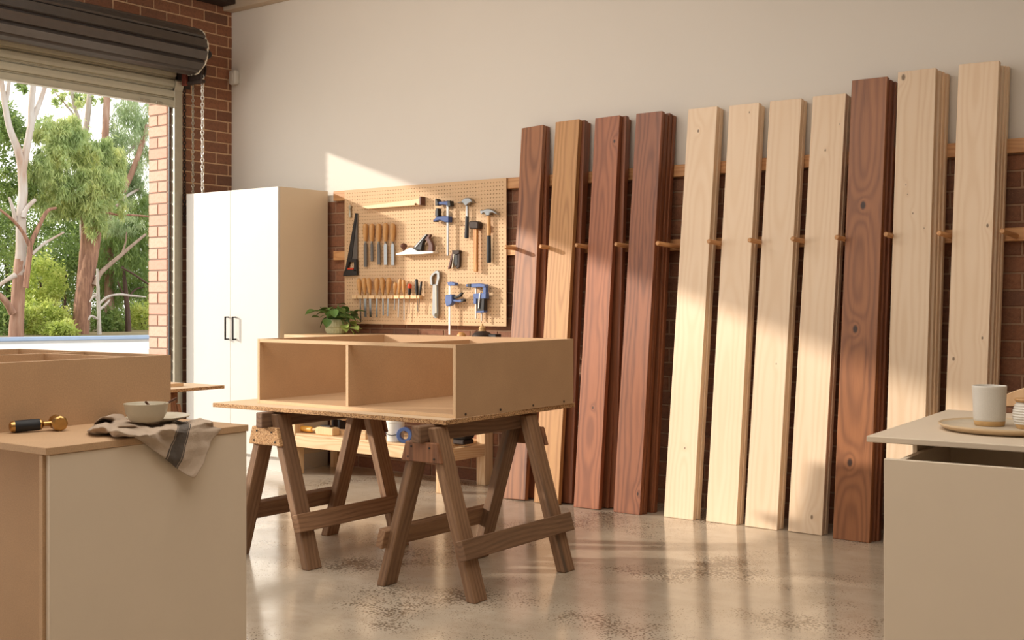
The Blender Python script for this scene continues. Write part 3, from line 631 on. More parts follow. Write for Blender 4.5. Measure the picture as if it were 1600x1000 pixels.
# ------------------------------------------------------------------ workbench under the pegboard
BX0, BX1, BY0, BY1, BZ = -6.33, -4.86, 5.76, YW-.01, 1.0
be = thing('workbench', 'pine workbench under the pegboard with an open lower shelf', 'workbench', T((BX0+BX1)/2, (BY0+BY1)/2, 0))
for lx in (BX0+.0375, BX1-.0375):
    for ly in (BY0+.045, BY1-.045):
        bar('leg', (lx, ly, 0), (lx, ly, BZ-.04), .075, .09, M['bench'], be)
lx0, lx1 = BX0+.075, BX1-.075
def zbar(name, x0, x1, y0, y1, z0, z1, mat, par):
    vf, m_ = zlong(x0, x1, y0, y1, z0, z1); return add(name, vf, mat, par, m_, bev=.003)
zbar('front_beam', lx0, lx1, BY0, BY0+.04, .200, .28, M['bench'], be)
zbar('back_beam', lx0, lx1, BY1-.04, BY1, .200, .28, M['bench'], be)
zbar('apron', lx0, lx1, BY0, BY0+.04, BZ-.16, BZ-.04, M['bench'], be)
for xx in (BX0+.02, BX1-.02): bar('side_beam', (xx, BY0+.09, .240), (xx, BY1-.09, .240), .04, .08, M['bench'], be)
for k in range(4):
    yy0 = BY0+k*(BY1-BY0)/4
    zbar('shelf_plank', lx0+.001, lx1-.001, yy0+.002, yy0+(BY1-BY0)/4-.002, .2803, .2965, M['bench'], be)
for k in range(3):
    yy0 = BY0-.02+k*(BY1-BY0+.02)/3
    zbar('top_plank', BX0-.02, BX1+.02, yy0+.001, yy0+(BY1-BY0+.02)/3-.001, BZ-.04, BZ, M['bench'], be)
# things on the bench top
q = pz(525, 523, BZ); PXc, PYc = q.x, YW-.24
PXc = py(525.5, 500, PYc).x
pp = thing('potted_plant', 'small leafy green plant in a ribbed sage pot on the workbench', 'plant', T(PXc, PYc, BZ))
Mp = T(PXc, PYc, BZ)
prof = [(.056, 0), (.068, .004), (.076, .022), (.078, .042), (.074, .046), (.080, .051), (.078, .078), (.070, .102), (.066, .106), (.061, .103), (.062, .092)]
vf = lathe(prof, 48); vf = ([(x*(1+.022*math.cos(math.atan2(y, x)*24)), y*(1+.022*math.cos(math.atan2(y, x)*24)), z) for x, y, z in vf[0]], vf[1])
add('pot', vf, M['pot'], pp, Mp, smooth=True)
add('soil', lathe([(.001, .088), (.062, .088), (.062, .092), (.001, .096)], 20), M['soil'], pp, Mp)
lm = plain('plant_leaf_green', srgb(86, 118, 52), .45, var=.3, scale=25); lm2 = plain('young_leaf_green', srgb(168, 184, 100), .45, var=.2, scale=25)
def leafmesh(s):
    V, Fc = [], []
    out = [(0, 0), (.28, .10), (.46, .34), (.42, .58), (.25, .82), (0, 1.05)]
    for x, y in out: V += [(-x*s, y*s, .16*x*x*s*2-.22*y*y*s), (0, y*s, -.05*s-.22*y*y*s), (x*s, y*s, .16*x*x*s*2-.22*y*y*s)]
    for i in range(5): Fc += [(i*3, i*3+1, i*3+4, i*3+3), (i*3+1, i*3+2, i*3+5, i*3+4)]
    return V, Fc
LME = [mkmesh('leaf', leafmesh(1), lm, True), mkmesh('leaf', leafmesh(1), lm2, True)]
rp = random.Random(3)
for k in range(52):
    a = rp.uniform(0, 2*math.pi); rad = rp.uniform(.02, .15); hz = .115+rp.uniform(.0, .125)*(1-rad*3)
    if k > 43: a = rp.uniform(-.5, .5); rad = rp.uniform(.12, .19); hz = rp.uniform(.03, .09); rad *= .85
    loc = Mp @ Vector((rad*math.cos(a)*1.15-.02, max(-.2, rad*math.sin(a)), hz))
    s = rp.uniform(.055, .085)
    Ml = T(*loc) @ R(a-math.pi/2+rp.uniform(-.5, .5), 'Z') @ R(rp.uniform(-.9, .35), 'X') @ R(rp.uniform(-.4, .4), 'Y') @ Matrix.Scale(s, 4)
    o = add('leaf', None, None, pp, Ml, me=LME[1 if k > 43 else 0])
    base = Mp @ Vector((.03*math.cos(a), .03*math.sin(a), .09)); tip = loc
    midp = (base+tip)/2+Vector((0, 0, .03))
    add('stem', tubev(smoothpath([base, midp, tip], 3), .0022, 5), lm, pp)
def at_bench(xp, Y): return py(xp, 520, Y).x
x_ = at_bench(753.5, YW-.28); t = thing('oil_funnel', 'small grey spray bottle with tan top on the right of the workbench', 'bottle', T(x_, YW-.28, BZ))
add('body', lathe([(.06, 0), (.066, .004), (.066, .02), (.05, .035), (.028, .042), (.026, .045)], 24), M['grey_rust'], t, T(x_, YW-.28, BZ), smooth=True)
add('cap', lathe([(.026, .045), (.022, .052), (.024, .062), (.018, .072), (.008, .079), (.006, .09), (.003, .092)], 20), M['clay'], t, T(x_, YW-.28, BZ), smooth=True)
x_ = at_bench(721, YW-.3); o = add('wood_plug', lathe([(.03, 0), (.032, .005), (.028, .02), (.018, .032), (.002, .036)], 18), M['file_handle'], M=T(x_, YW-.3, BZ), smooth=True); tag(o, 'low tan wooden plug on the workbench below the trigger clamp', 'plug')
x_ = at_bench(772, YW-.26); o = add('sanding_block', box(x_-.045, x_+.045, YW-.30, YW-.24, BZ, BZ+.026), M['black'], bev=.004); tag(o, 'small black block on the workbench beside the first leaning board', 'block')
# things on the lower shelf
SZ = .2968; SY = BY0+.065
def sx(xp, Y=SY): return py(xp, 680, Y).x
x0_, x1_ = sx(471), sx(489); t = thing('bench_brush', 'bench brush with yellow handle and pale bristle block on the lower shelf', 'brush', T((x0_+sx(526))/2, SY, SZ))
turned('handle', (x0_, SY, SZ+.028), (x1_, SY, SZ+.026), [(0, .012), (.05, .019), (.5, .022), (.95, .019), (1, .012)], plain('yellow_handle', srgb(226, 164, 66), .4), t)
turned('neck', (x1_, SY, SZ+.026), (sx(498), SY, SZ+.034), [(0, .012), (.5, .009), (1, .02)], M['clay'], t)
add('block', prism([(sx(497), SZ+.02), (sx(499), SZ), (sx(525.5), SZ), (sx(525.5), SZ+.052), (sx(519), SZ+.056), (sx(503), SZ+.056), (sx(498), SZ+.048)], SY-.035, SY+.035), wood('brush_block', srgb(236, 200, 150), srgb(206, 160, 108), contrast=.5), t, bev=.005)
add('bristles', box(sx(503), sx(519), SY-.02, SY+.03, SZ+.056, SZ+.066), M['black'], t, bev=.003)
x0_, x1_ = sx(517.5, SY+.15), sx(540, SY+.15); t = thing('mallet_stick', 'pale wooden stick with blue band above the brush on the lower shelf', 'stick', T(x0_, SY+.15, SZ))
turned('rod', (x0_, SY+.15, SZ+.115), (x1_, SY+.15, SZ+.105), [(0, .014), (.05, .019), (.9, .02), (1, .015)], M['bench'], t)
turned('band', (x0_+.07, SY+.15, SZ+.1118), (x0_+.12, SY+.15, SZ+.1095), [(0, .0205), (1, .0205)], M['blue_pale'], t)
add('stand', join(box(x0_+.03, x0_+.05, SY+.12, SY+.18, SZ, SZ+.10), box(x1_-.05, x1_-.03, SY+.12, SY+.18, SZ, SZ+.095)), M['black'], t, bev=.003)
for k, (xa, xb, yy, hh, rz) in enumerate(((560, 573, SY-.02, .045, .2), (566, 583, SY+.1, .06, -.15), (528, 545, SY+.06, .018, .05))):
    xm = (sx(xa, yy)+sx(xb, yy))/2; L = abs(sx(xb, yy)-sx(xa, yy))
    o = add('timber_offcut', box(-.03, .03, -hh/2, hh/2, -L/2, L/2), M['bench'], M=T(xm, yy, SZ+hh/2) @ R(rz, 'Z') @ R(math.pi/2, 'Y'), bev=.003)
    tag(o, ['small pine offcut at the front of the lower shelf behind the sawhorse leg', 'thicker pine offcut at the back of the lower shelf', 'thin flat pine strip beside the bench brush'][k], 'offcut')
xm = sx(617.5); t = thing('plastic_bucket', 'small white plastic bucket with dark wire handle on the lower shelf', 'bucket', T(xm, SY, SZ))
hb = .137
add('tub', lathe([(.001, 0), (.052, 0), (.056, .004), (.064, hb), (.066, hb+.002), (.066, hb+.008), (.061, hb+.008), (.052, .01), (.001, .008)], 28), M['bucket'], t, T(xm, SY, SZ), smooth=True)
add('handle', tubev(smoothpath([(xm-.064, SY-.008, SZ+hb*.72), (xm-.03, SY-.063, SZ+hb*.5), (xm+.02, SY-.068, SZ+hb*.35), (xm+.063, SY-.014, SZ+hb*.42)], 6), .0028, 6), M['blackmetal'], t, smooth=True, label='dark wire handle')
add('rim', lathe([(.061, hb-.01), (.067, hb-.008), (.067, hb+.002), (.061, hb+.002)], 28, True), M['bucket'], t, T(xm, SY, SZ), smooth=True)
xm = sx(630.5, SY-.02); o = add('blue_tape_roll', xf(lathe([(.03, -.02), (.05, -.02), (.052, -.017), (.052, .017), (.05, .02), (.03, .02)], 24, True), R(math.pi/2, 'X')), M['blue_pale'], M=T(xm+.01, SY-.02, SZ+.052) @ R(.5, 'Z'), smooth=True); tag(o, 'blue roll of tape standing beside the white bucket', 'tape')
xm = sx(603, SY+.22); t = thing('clamp_pair', 'pair of grey metal clamps on the shelf behind the white bucket', 'clamp', T(xm, SY+.22, SZ))
for dx in (-.03, .03):
    add('frame_bar', join(box(xm+dx-.012, xm+dx+.012, SY+.20, SY+.24, SZ+.09, SZ+.2), box(xm+dx-.018, xm+dx+.018, SY+.17, SY+.25, SZ+.075, SZ+.092)), M['steel'], t, bev=.003)
    turned('screw', (xm+dx, SY+.19, SZ+.1), (xm+dx, SY+.19, SZ+.19), [(0, .009), (1, .009)], M['steel'], t, seg=10)
add('bar', box(xm-.055, xm+.055, SY+.18, SY+.25, SZ, SZ+.075), M['rosewood'], t, bev=.004)
xm = sx(721.5, SY+.18); yy = SY+.18; t = thing('belt_sander', 'dark power tool lying at the right end of the lower shelf', 'power tool', T(xm, yy, SZ))
add('body', box(xm-.11, xm+.07, yy-.06, yy+.06, SZ+.03, SZ+.11), M['black'], t, bev=.022, seg=3, smooth=True)
add('base', box(xm-.13, xm+.06, yy-.055, yy+.055, SZ, SZ+.03), M['grey_rust'], t, bev=.006)
turned('knob', (xm+.07, yy, SZ+.085), (xm+.12, yy, SZ+.085), [(0, .02), (.4, .014), (.7, .022), (1, .012)], M['black'], t)
# loose pale plank standing at the bench's right front
p = pz(681, 769, 0); o = add('plank_offcut', box(0, .055, 0, .03, 0, .36), M['bench'], M=T(p.x, p.y, .001) @ R(.0, 'Y') @ R(-.05, 'X'), bev=.002); tag(o, 'short pale plank standing on the floor in front of the workbench corner', 'plank')

# ------------------------------------------------------------------ sawhorses
def sawhorse(Mw, label, top, yl0, yl1, xs=.245, mats=('weathered', 'weathered', 'beam'), gus='weathered_red'):
    """beam along local y; legs in the planes y = yl0 and y = yl1"""
    t = thing('sawhorse', label, 'sawhorse', Mw, 'timber sawhorses')
    W = lambda v: Mw @ Vector(v)
    X = (Mw.to_3x3() @ Vector((1, 0, 0)))
    bh = .072
    bar('beam', W((0, yl0-.10, top-bh/2)), W((0, yl1+.10, top-bh/2)), .047, bh, M[mats[2]], t, hint=X, bev=.005)
    for yl in (yl0, yl1):
        for s in (-1, 1):
            a = W((s*.035, yl, top-.01)); b = W((s*xs, yl, .0)); d = (a-b).normalized()
            L = (a-b).length; m_ = frame(b, a, X)
            vf = box(-.022, .022, -.045, .045, 0, L)
            V = [list(v) for v in vf[0]]
            for v in V:                                            # foot and head cut level
                if v[2] == 0: v[2] = -v[0]*(m_.to_3x3() @ Vector((1, 0, 0))).z/d.z
                else: v[2] = L-v[0]*(m_.to_3x3() @ Vector((1, 0, 0))).z/d.z
            add('leg', (V, vf[1]), M[mats[0] if s > 0 else mats[1]], t, m_, bev=.004)
        gy0, gy1 = (yl-.045-.022, yl-.045) if yl == yl0 else (yl+.045, yl+.045+.022)
        g0, g1 = top-.155, top-.070
        wx = lambda z: .035+(xs-.035)*(top-z)/top+.03
        add('gusset', prism([(-wx(g1), g1), (wx(g1), g1), (wx(g0), g0), (-wx(g0), g0)], gy0, gy1), M[gus if yl == yl0 else 'weathered_red'], t, Mw, bev=.004)
        for (nx_, nz_) in ((-.05, g1-.02), (.05, g1-.022), (-.07, g0+.02), (.075, g0+.018)):
            add('nail', xf(lathe([(.001, 0), (.0045, 0), (.0045, .002), (.001, .002)], 8), T(nx_, (gy0-.0015 if yl == yl0 else gy1+.0015), nz_) @ R(math.pi/2, 'X')), M['blackmetal'], t, Mw)
    zz = .215
    for s in (-1, 1):
        xo = .035+(xs-.035)*(top-zz)/top+.036
        tilt = math.atan2(xs-.035, top)*s
        m_ = Mw @ T(s*xo, yl0-.075, zz) @ R(-tilt, 'Y') @ R(-math.pi/2, 'X')
        add('stretcher', box(-.019, .019, -.042, .042, 0, yl1-yl0+.15), M[mats[0]], t, m_, bev=.003)
    return t
TZ = .74; TT = .021
sawhorse(T(-3.275, 3.79, 0) @ R(math.radians(1), 'Z'), 'weathered sawhorse under the right end of the central particleboard table', TZ-TT-.001, .0, .67, xs=.25)
sawhorse(T(-4.255, 3.79, 0) @ R(math.radians(1), 'Z'), 'weathered sawhorse under the left end of the central particleboard table', TZ-TT-.001, .0, .62, xs=.25, gus='chip')
# ------------------------------------------------------------------ central table board and MDF box
def boardthing(name, label, cat, x0, x1, y0, y1, z0, z1, Mw):
    t = thing(name, label, cat, Mw)
    add('core', box(x0, x1, y0, y1, z0, z1-.001), M['chip'], t, Mw, bev=.0015)
    add('face', box(x0+.001, x1-.001, y0+.001, y1-.001, z1-.001, z1), M['chip_top'], t, Mw)
    return t
Mt = T(-3.19, 3.79, 0) @ R(math.radians(1.8), 'Z')
boardthing('particleboard_tabletop', 'raw particleboard sheet laid across the two central sawhorses', 'tabletop', -1.467, 0, 0, 1.03, TZ-TT, TZ, Mt)
q0 = pz(408.4, 629.3, TZ); q1 = pz(712.2, 654, TZ); q2 = pz(891.7, 630, TZ)
def mdfbox(label, Mw, Wd, Dp, Ht, divs, openf, screws=True, mid_y=None, z0=0):
    t = thing('mdf_cabinet_box', label, 'cabinet', Mw)
    th = .0165
    add('side_panel', box(-Wd, -Wd+th, 0, Dp, 0, Ht), M['mdf'], t, Mw, bev=.0008)
    sp_ = add('side_panel', box(-th, 0, 0, Dp, 0, Ht), M['mdf'], t, Mw, bev=.0008)
    add('base_panel', box(-Wd+th, -th, 0, Dp, 0, th), M['mdf'], t, Mw, bev=.0008)
    add('back_panel', box(-Wd+th, -th, Dp-th, Dp, th, Ht), M['mdf'], t, Mw, bev=.0008)
    add('front_rail' if openf else 'front_panel', box(-Wd+th, -th, 0, openf and .07 or th, Ht-th if openf else th, Ht), M['mdf'], t, Mw, bev=.0008)
    for d in divs: add('divider', box(d-th/2, d+th/2, .001 if openf else th, Dp-th, th, Ht-(th if openf else 0)), M['mdf'], t, Mw, bev=.0008)
    if mid_y: add('middle_panel', box(-Wd+th, -th, mid_y, mid_y+th, th, Ht), M['mdf'], t, Mw, bev=.0008)
    return t
Wb = (q1-q0).length; Db = (q2-q1).length; Hb = px(713, 538.4, q1.x).z-TZ
Mb = T(q1.x, q1.y, TZ) @ R(math.radians(.4), 'Z')
qd = pz(549, 640, TZ).x-q1.x
bx_ = thing('mdf_cabinet_box', 'open MDF cabinet box with two front compartments on the central table', 'cabinet', Mb)
th = .0165
for nm, b in (('side_panel', (-Wb, -Wb+th, 0, Db, 0, Hb)), ('side_panel', (-th, 0, 0, Db, 0, Hb)), ('base_panel', (-Wb+th, -th, 0, Db, 0, th)), ('back_panel', (-Wb+th, -th, Db-th, Db, th, Hb)),
              ('front_rail', (-Wb+th, -th, 0, th, Hb-th, Hb)), ('divider', (qd-th/2, qd+th/2, .001, Db-th, th, Hb-th))):
    add(nm, box(*b), M['mdf'], bx_, Mb, bev=.0008)
def pale_front_edges(t):
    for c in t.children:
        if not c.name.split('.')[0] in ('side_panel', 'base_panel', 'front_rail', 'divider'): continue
        c.data.materials.append(M['mdf_pale'])
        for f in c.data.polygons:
            if f.normal.y < -.9 and f.area < .08: f.material_index = 1  # only narrow front-facing faces take the paler MDF
pale_front_edges(bx_)
for (xx, yy) in ((727.5, 647.5), (782, 640), (833, 633.4), (881, 627.4)):
    s_ = px(xx, yy, q1.x+.0015); add('screw', xf(lathe([(.001, 0), (.0055, 0), (.0055, .002), (.001, .002)], 10), T(*s_) @ R(math.pi/2, 'Y')), M['grey_rust'], bx_)

# ------------------------------------------------------------------ left rear table
Lz = .74
q = pz(351, 602, Lz); Mt2 = T(q.x, q.y, 0) @ R(math.radians(1.5), 'Z')
boardthing('particleboard_sheet', 'sunlit particleboard sheet on a sawhorse between the wardrobe and the MDF box', 'tabletop', -1.2, 0, -2.2, 0, Lz-.019, Lz, Mt2)
sawhorse(Mt2 @ T(-.11, -.93, 0), 'brown sawhorse under the sunlit particleboard sheet by the wardrobe', Lz-.020, 0, .56, xs=.25, mats=('weathered_red', 'weathered_red', 'weathered_red'))
q = pz(287, 598, Lz+.02); o = add('board_offcut', box(-.7, 0, -.5, 0, 0, .018), M['mdf_pale'], M=T(q.x, q.y, Lz+.0005) @ R(math.radians(1.5), 'Z'), bev=.001); tag(o, 'small sheet offcut lying on the sunlit particleboard by the door guide', 'offcut')

# ------------------------------------------------------------------ left foreground cabinet
CZ = .90
Ml = T(-2.536, 1.551, 0) @ R(math.radians(1.6), 'Z'); CL = .628
cb_ = thing('base_cabinet', 'foreground base cabinet with cream end panel and MDF top, at the left edge', 'cabinet', Ml)
add('end_panel', box(-.020, -.004, .012, CL-.004, 0, CZ-.019), M['cream'], cb_, Ml, bev=.001, label='cream laminated end panel')
add('carcass_panel', box(-.036, -.0205, 0.004, CL-.004, 0, CZ-.0195), M['mdf'], cb_, Ml, bev=.001)
add('front_panel', box(-1.5, -.0365, .40, .418, 0, CZ-.0195), M['mdf'], cb_, Ml, bev=.001)
add('back_panel', box(-1.5, -.0365, CL-.02, CL-.004, 0, CZ-.0195), M['mdf'], cb_, Ml, bev=.001)
add('worktop', box(-1.5, 0, 0, CL, CZ-.018, CZ), M['mdf'], cb_, Ml, bev=.0012)
q = pz(267, 649, CZ); hL = px(267, 554.3, q.x).z-CZ
Mx = T(q.x, q.y, CZ) @ R(math.radians(2.2), 'Z')
mb = thing('mdf_cabinet_box', 'plain-sided MDF box standing on the foreground cabinet top at left', 'cabinet', Mx)
DL = .645; WL = .78
for nm, b in (('side_panel', (-th, 0, -DL, 0, 0, hL)), ('side_panel', (-WL, -WL+th, -DL, 0, 0, hL)), ('base_panel', (-WL+th, -th, -DL, 0, 0, th)), ('end_panel', (-WL+th, -th, -th, 0, th, hL)), ('end_panel', (-WL+th, -th, -DL, -DL+th, th, hL)), ('divider', (-.42, -.42+th, -DL+th, -th, th, hL)), ('divider', (-.42+th, -th, -.16, -.16+th, th, hL))):
    add(nm, box(*b), M['mdf'], mb, Mx, bev=.0008)
# brass hammer
a = pz(14.5, 667, CZ+.017); b = pz(61, 661.4, CZ+.017); hd = pz(90.5, 661, CZ+.02)
a.z = b.z = CZ+.0165; hd.z = CZ+.021
t = thing('brass_hammer', 'small brass hammer with black rubber grip lying on the MDF worktop', 'hammer', T(*a))
dv = (hd-a).normalized(); LL = (hd-a).length
f_ = lambda x_: a+dv*LL*x_
turned('grip', f_(.10), f_(.62), [(0, .0150), (.03, .0162), (.97, .0155), (1, .0145)], M['rubber'], t, seg=20)
turned('pommel', f_(0), f_(.105), [(0, .008), (.25, .0135), (.8, .0155), (1, .0155)], M['brass'], t, seg=20)
turned('collar', f_(.62), f_(.70), [(0, .0145), (.3, .0145), (1, .0075)], M['brass'], t, seg=20)
turned('shaft', f_(.69), f_(.97), [(0, .0068), (1, .0062)], M['brass'], t, seg=14)
hx_ = Vector((-dv.y, dv.x, 0))
turned('head', hd-hx_*.030, hd+hx_*.030, [(0, .0165), (.06, .0205), (.3, .0205), (.36, .0175), (.64, .0175), (.7, .0205), (.94, .0205), (1, .0165)], M['brass'], t, seg=8)
# tea towel
def towelmat():
    m, t, p, L = nodes('linen'); uv = N(t, 'UVMap').outputs[0]; s = N(t, 'SeparateXYZ'); L(uv, s.inputs[0]); u = s.outputs[0]
    tc = N(t, 'TexCoord').outputs['Object']
    wv = noise(t, scalev(t, uv, (260, 40, 1)), 6, 2, .6); wv2 = noise(t, scalev(t, uv, (40, 260, 1)), 6, 2, .6)
    c = ramp(t, math_(t, 'ADD', math_(t, 'MULTIPLY', wv, .5), math_(t, 'MULTIPLY', wv2, .5)), [(.35, srgb(166, 142, 120)), (.65, srgb(206, 186, 164))])
    for (c0, wd, col) in ((.315, .055, srgb(64, 56, 50)), (.250, .006, srgb(58, 50, 46)), (.380, .006, srgb(58, 50, 46))):
        mk = math_(t, 'LESS_THAN', math_(t, 'ABSOLUTE', math_(t, 'SUBTRACT', u, c0)), wd)
        c = mixc(t, math_(t, 'MULTIPLY', mk, .92), c, col)
    L(c, p.inputs['Base Color']); p.inputs['Roughness'].default_value = .9; p.inputs['Sheen Weight'].default_value = .15
    bump(t, p, math_(t, 'ADD', math_(t, 'ADD', wv, wv2), math_(t, 'MULTIPLY', noise(t, scalev(t, uv, (9, 5, 1)), 2.2, 4, .6), 9.0)), .45, .0016); return m
Ex = -2.536
def on(x, y, h=.006): return pz(x, y, CZ+h)
def hang(x, y, d=.012):
    X = Ex+d; 
    return px(x, y, X-.012)
cols = [ # u, points from the lower long side (v=0) to the back (v=1)
 (0.0, [hang(303, 748, .03), hang(318, 724, .03), hang(329, 696, .024), on(333.5, 666, .004), on(331, 657, .022), on(322, 655, .012)]),
 (.15, [hang(290, 741, .022), hang(300, 715, .02), hang(306, 692, .016), on(311, 670, .006), on(312, 661, .018), on(305, 655.5, .010)]),
 (.30, [hang(271, 727, .016), hang(278, 708, .018), hang(284, 688, .014), on(288, 672.5, .006), on(290, 665, .014), on(284, 657, .006)]),
 (.46, [hang(246, 708, .016), hang(254, 694, .022), hang(260, 682, .012), on(265, 672, .014), on(266, 665, .012), on(262, 657, .006)]),
 (.62, [hang(224, 692, .010), on(232, 681, .004), on(238, 676, .010), on(243, 669, .016), on(246, 664, .006), on(245, 657, .004)]),
 (.78, [on(205, 682.5, .004), on(210, 678, .012), on(214, 672, .006), on(218, 667, .012), on(222, 662, .004), on(224, 656, .004)]),
 (.92, [on(178, 681, .006), on(182, 674, .022), on(186, 669, .012), on(190, 663, .02), on(198, 657, .008), on(203, 651, .006)]),
 (1.08, [on(168, 678, .004), on(165, 673, .016), on(166, 667, .024), on(166, 659, .012), on(172, 652, .03), on(184, 648, .02)]),
 (1.25, [on(146, 677, .004), on(143, 674, .014), on(144, 669, .020), on(148, 663, .010), on(152, 656, .026), on(160, 652, .018)]),
 (1.34, [on(138, 675, .004), on(137, 673, .008), on(138, 670, .010), on(146, 664, .006), on(149, 658, .014), on(154, 655, .008)]),
]
rows = [smoothpath(c[1], 9) for c in cols]; us = [c[0] for c in cols]; nv = len(rows[0])
fine = []; uu = smoothpath([Vector((u, 0, 0)) for u in us], 8); nu = len(uu)
for j in range(nv): fine.append(smoothpath([r[j] for r in rows], 8))
V, Fc, UV = [], [], []
for i in range(nu):
    for j in range(nv):
        p = fine[j][i].copy(); u = uu[i].x; v = j/(nv-1)
        wr = .0026*math.sin(u*19+v*8+2*math.sin(v*5))+.0010*math.sin(u*47-v*21)+.0007*math.sin(v*37+u*13)
        if p.z > CZ+.001: p.z = max(p.z+wr*1.1, CZ+.003)
        else: p.x = max(p.x+wr, Ex+.003)
        V.append(p); UV.append((u, v))
for i in range(nu-1):
    for j in range(nv-1): Fc.append((i*nv+j, (i+1)*nv+j, (i+1)*nv+j+1, i*nv+j+1))
me = bpy.data.meshes.new('tea_towel'); me.from_pydata([tuple(v) for v in V], [], Fc); me.materials.append(towelmat())
ul = me.uv_layers.new(name='UVMap')
for l in me.loops: ul.data[l.index].uv = UV[l.vertex_index]
for p_ in me.polygons: p_.use_smooth = True
tw = add('tea_towel', None, None, me=me); md = tw.modifiers.new('thickness', 'SOLIDIFY'); md.thickness = .0022; md.offset = 1
tag(tw, 'crumpled beige linen tea towel with a dark stripe hanging over the worktop edge', 'towel')
# plate, bowl, spoons
pc = pz(247, 657, CZ+.016); pc.z = CZ+.0145
o = add('side_plate', lathe([(.001, .003), (.035, .0), (.05, .001), (.083, .011), (.086, .014), (.083, .0155), (.055, .0065), (.001, .006)], 40), M['ceramic'], M=T(*pc) @ R(.02, 'X'), smooth=True); tag(o, 'small stone coloured plate under the bowl on the tea towel', 'plate')
bc = pz(228.5, 657.5, CZ+.024); bc.z = CZ+.0222
bo = add('bowl', lathe([(.001, .002), (.036, 0), (.042, .003), (.0525, .022), (.0575, .046), (.0585, .049), (.057, .0495), (.055, .047), (.049, .022), (.036, .008), (.001, .006)], 44), M['ceramic'], M=T(*bc), smooth=True); tag(bo, 'stone coloured bowl holding two spoons on the tea towel', 'bowl')
def spoon(label, tip, end):
    t = thing('teaspoon', label, 'spoon', T(*end), 'spoons in the bowl')
    add('handle', tubev([end, end+(tip-end)*.5, end+(tip-end)*.86], [.0036, .0032, .0024], 8), M['spoon'], t, smooth=True)
    bowlv = xf(lathe([(.001, -.0035), (.006, -.002), (.0075, .001), (.006, .002), (.001, .001)], 14), frame(tip, tip+Vector((0, .3, 1)), (tip-end).normalized()) @ Matrix.Diagonal((1.6, 1, 1, 1)))
    add('spoon_bowl', bowlv, M['spoon'], t, smooth=True); return t
e1 = bc+Vector((.012, .030, .052)); e2 = pz(275.5, 622, bc.z+.078)
s1 = px(227.5, 627.5, bc.x-.012); s2 = px(238, 637, bc.x-.005)
spoon('short dark spoon leaning inside the left of the bowl', Vector((bc.x+.022, bc.y+.022, bc.z+.016)), s1)
e2 = px(276, 622.5, bc.x+.012)
spoon('longer dark spoon handle sticking out past the right of the bowl', Vector((bc.x+.004, bc.y-.026, bc.z+.014)), e2)

# ------------------------------------------------------------------ right foreground drawer unit
RZ = .90
Mr = T(-1.077, 2.954, 0) @ R(math.radians(3.4), 'Z')
du = thing('drawer_unit', 'cream kitchen base unit with its drawer pulled open, at the right edge', 'cabinet', Mr)
add('worktop', box(0, 1.5, 0, .86, RZ-.016, RZ), M['cream'], du, Mr, bev=.0025, seg=2)
q = Mr.inverted() @ pz(1381, 715.5, .86)
dX, dY = q.x, q.y
df = add('drawer', box(dX, dX+1.2, dY, dY+.017, .02, .858), M['cream'], du, Mr, bev=.001)
add('drawer_side', box(dX+.02, dX+.035, dY+.017, dY+.55, .62, .852), M['cream'], df, Mr, bev=.001)
add('drawer_side', box(dX+1.16, dX+1.175, dY+.017, dY+.55, .62, .852), M['cream'], df, Mr, bev=.001)
add('drawer_back', box(dX+.035, dX+1.16, dY+.53, dY+.545, .62, .852), M['cream'], df, Mr, bev=.001)
add('drawer_base', box(dX+.035, dX+1.16, dY+.017, dY+.53, .62, .63), M['cream'], df, Mr)
add('side_panel', box(dX+.006, dX+.018, .14, .84, 0, RZ-.0165), M['cream'], du, Mr, bev=.001)
add('side_panel', box(dX+1.18, dX+1.196, .03, .84, 0, RZ-.0165), M['cream'], du, Mr, bev=.001)
add('back_panel', box(dX+.018, dX+1.18, .82, .836, 0, RZ-.0165), M['cream'], du, Mr)
def onr(x, y, h=0): p_ = pz(x, y, RZ+h); return p_
pl = onr(1573, 669.5, .006); pl.z = RZ+.0005
o = add('serving_plate', lathe([(.001, .006), (.10, .006), (.145, .007), (.166, .014), (.170, .0185), (.172, .018), (.172, .014), (.155, .002), (.13, 0), (.001, 0)][::-1], 64), [M['tray'], M['tray_top']], M=T(*pl), smooth=True); tag(o, 'wide flat oatmeal plate carrying the mug and jar', 'plate')
for f in o.data.polygons:
    c_ = f.center
    if f.normal.z > .2 and math.hypot(c_.x, c_.y) < .167: f.material_index = 1
mc = onr(1546, 664, .008); mc.z = RZ+.0068
t = thing('ceramic_mug', 'speckled white handleless mug with raw clay foot on the flat plate', 'mug', T(*mc))
add('cup', lathe([(.001, .012), (.0385, .0122), (.0405, .014), (.0415, .0205), (.0425, .06), (.0445, .103), (.0447, .107), (.0437, .109), (.0425, .107), (.040, .06), (.037, .03), (.001, .022)], 48), M['ceramic_white'], t, T(*mc), smooth=True)
add('foot', lathe([(.001, 0), (.036, 0), (.0385, .002), (.0405, .012), (.0405, .0155), (.001, .0155)], 48), M['clay'], t, T(*mc), smooth=True, label='bare tan clay foot')
jc = onr(1607, 669, .008); jc.z = RZ+.0068
t = thing('ribbed_jar', 'white ribbed jar with wooden lid beside the mug at the right edge', 'jar', T(*jc))
pr = [(.001, .011)]
for i in range(33):
    u = i/32; z = .012+u*.055; r = .031+.0085*math.sin(math.pi*min(1, u*.85+.12))+.0009*math.sin(u*2*math.pi*8); pr.append((r, z))
pr += [(.029, .07), (.001, .07)]
add('body', lathe(pr, 40), M['ceramic_white'], t, T(*jc), smooth=True)
add('foot', lathe([(.001, 0), (.028, 0), (.030, .003), (.0335, .013), (.001, .013)], 40), M['clay'], t, T(*jc), smooth=True)
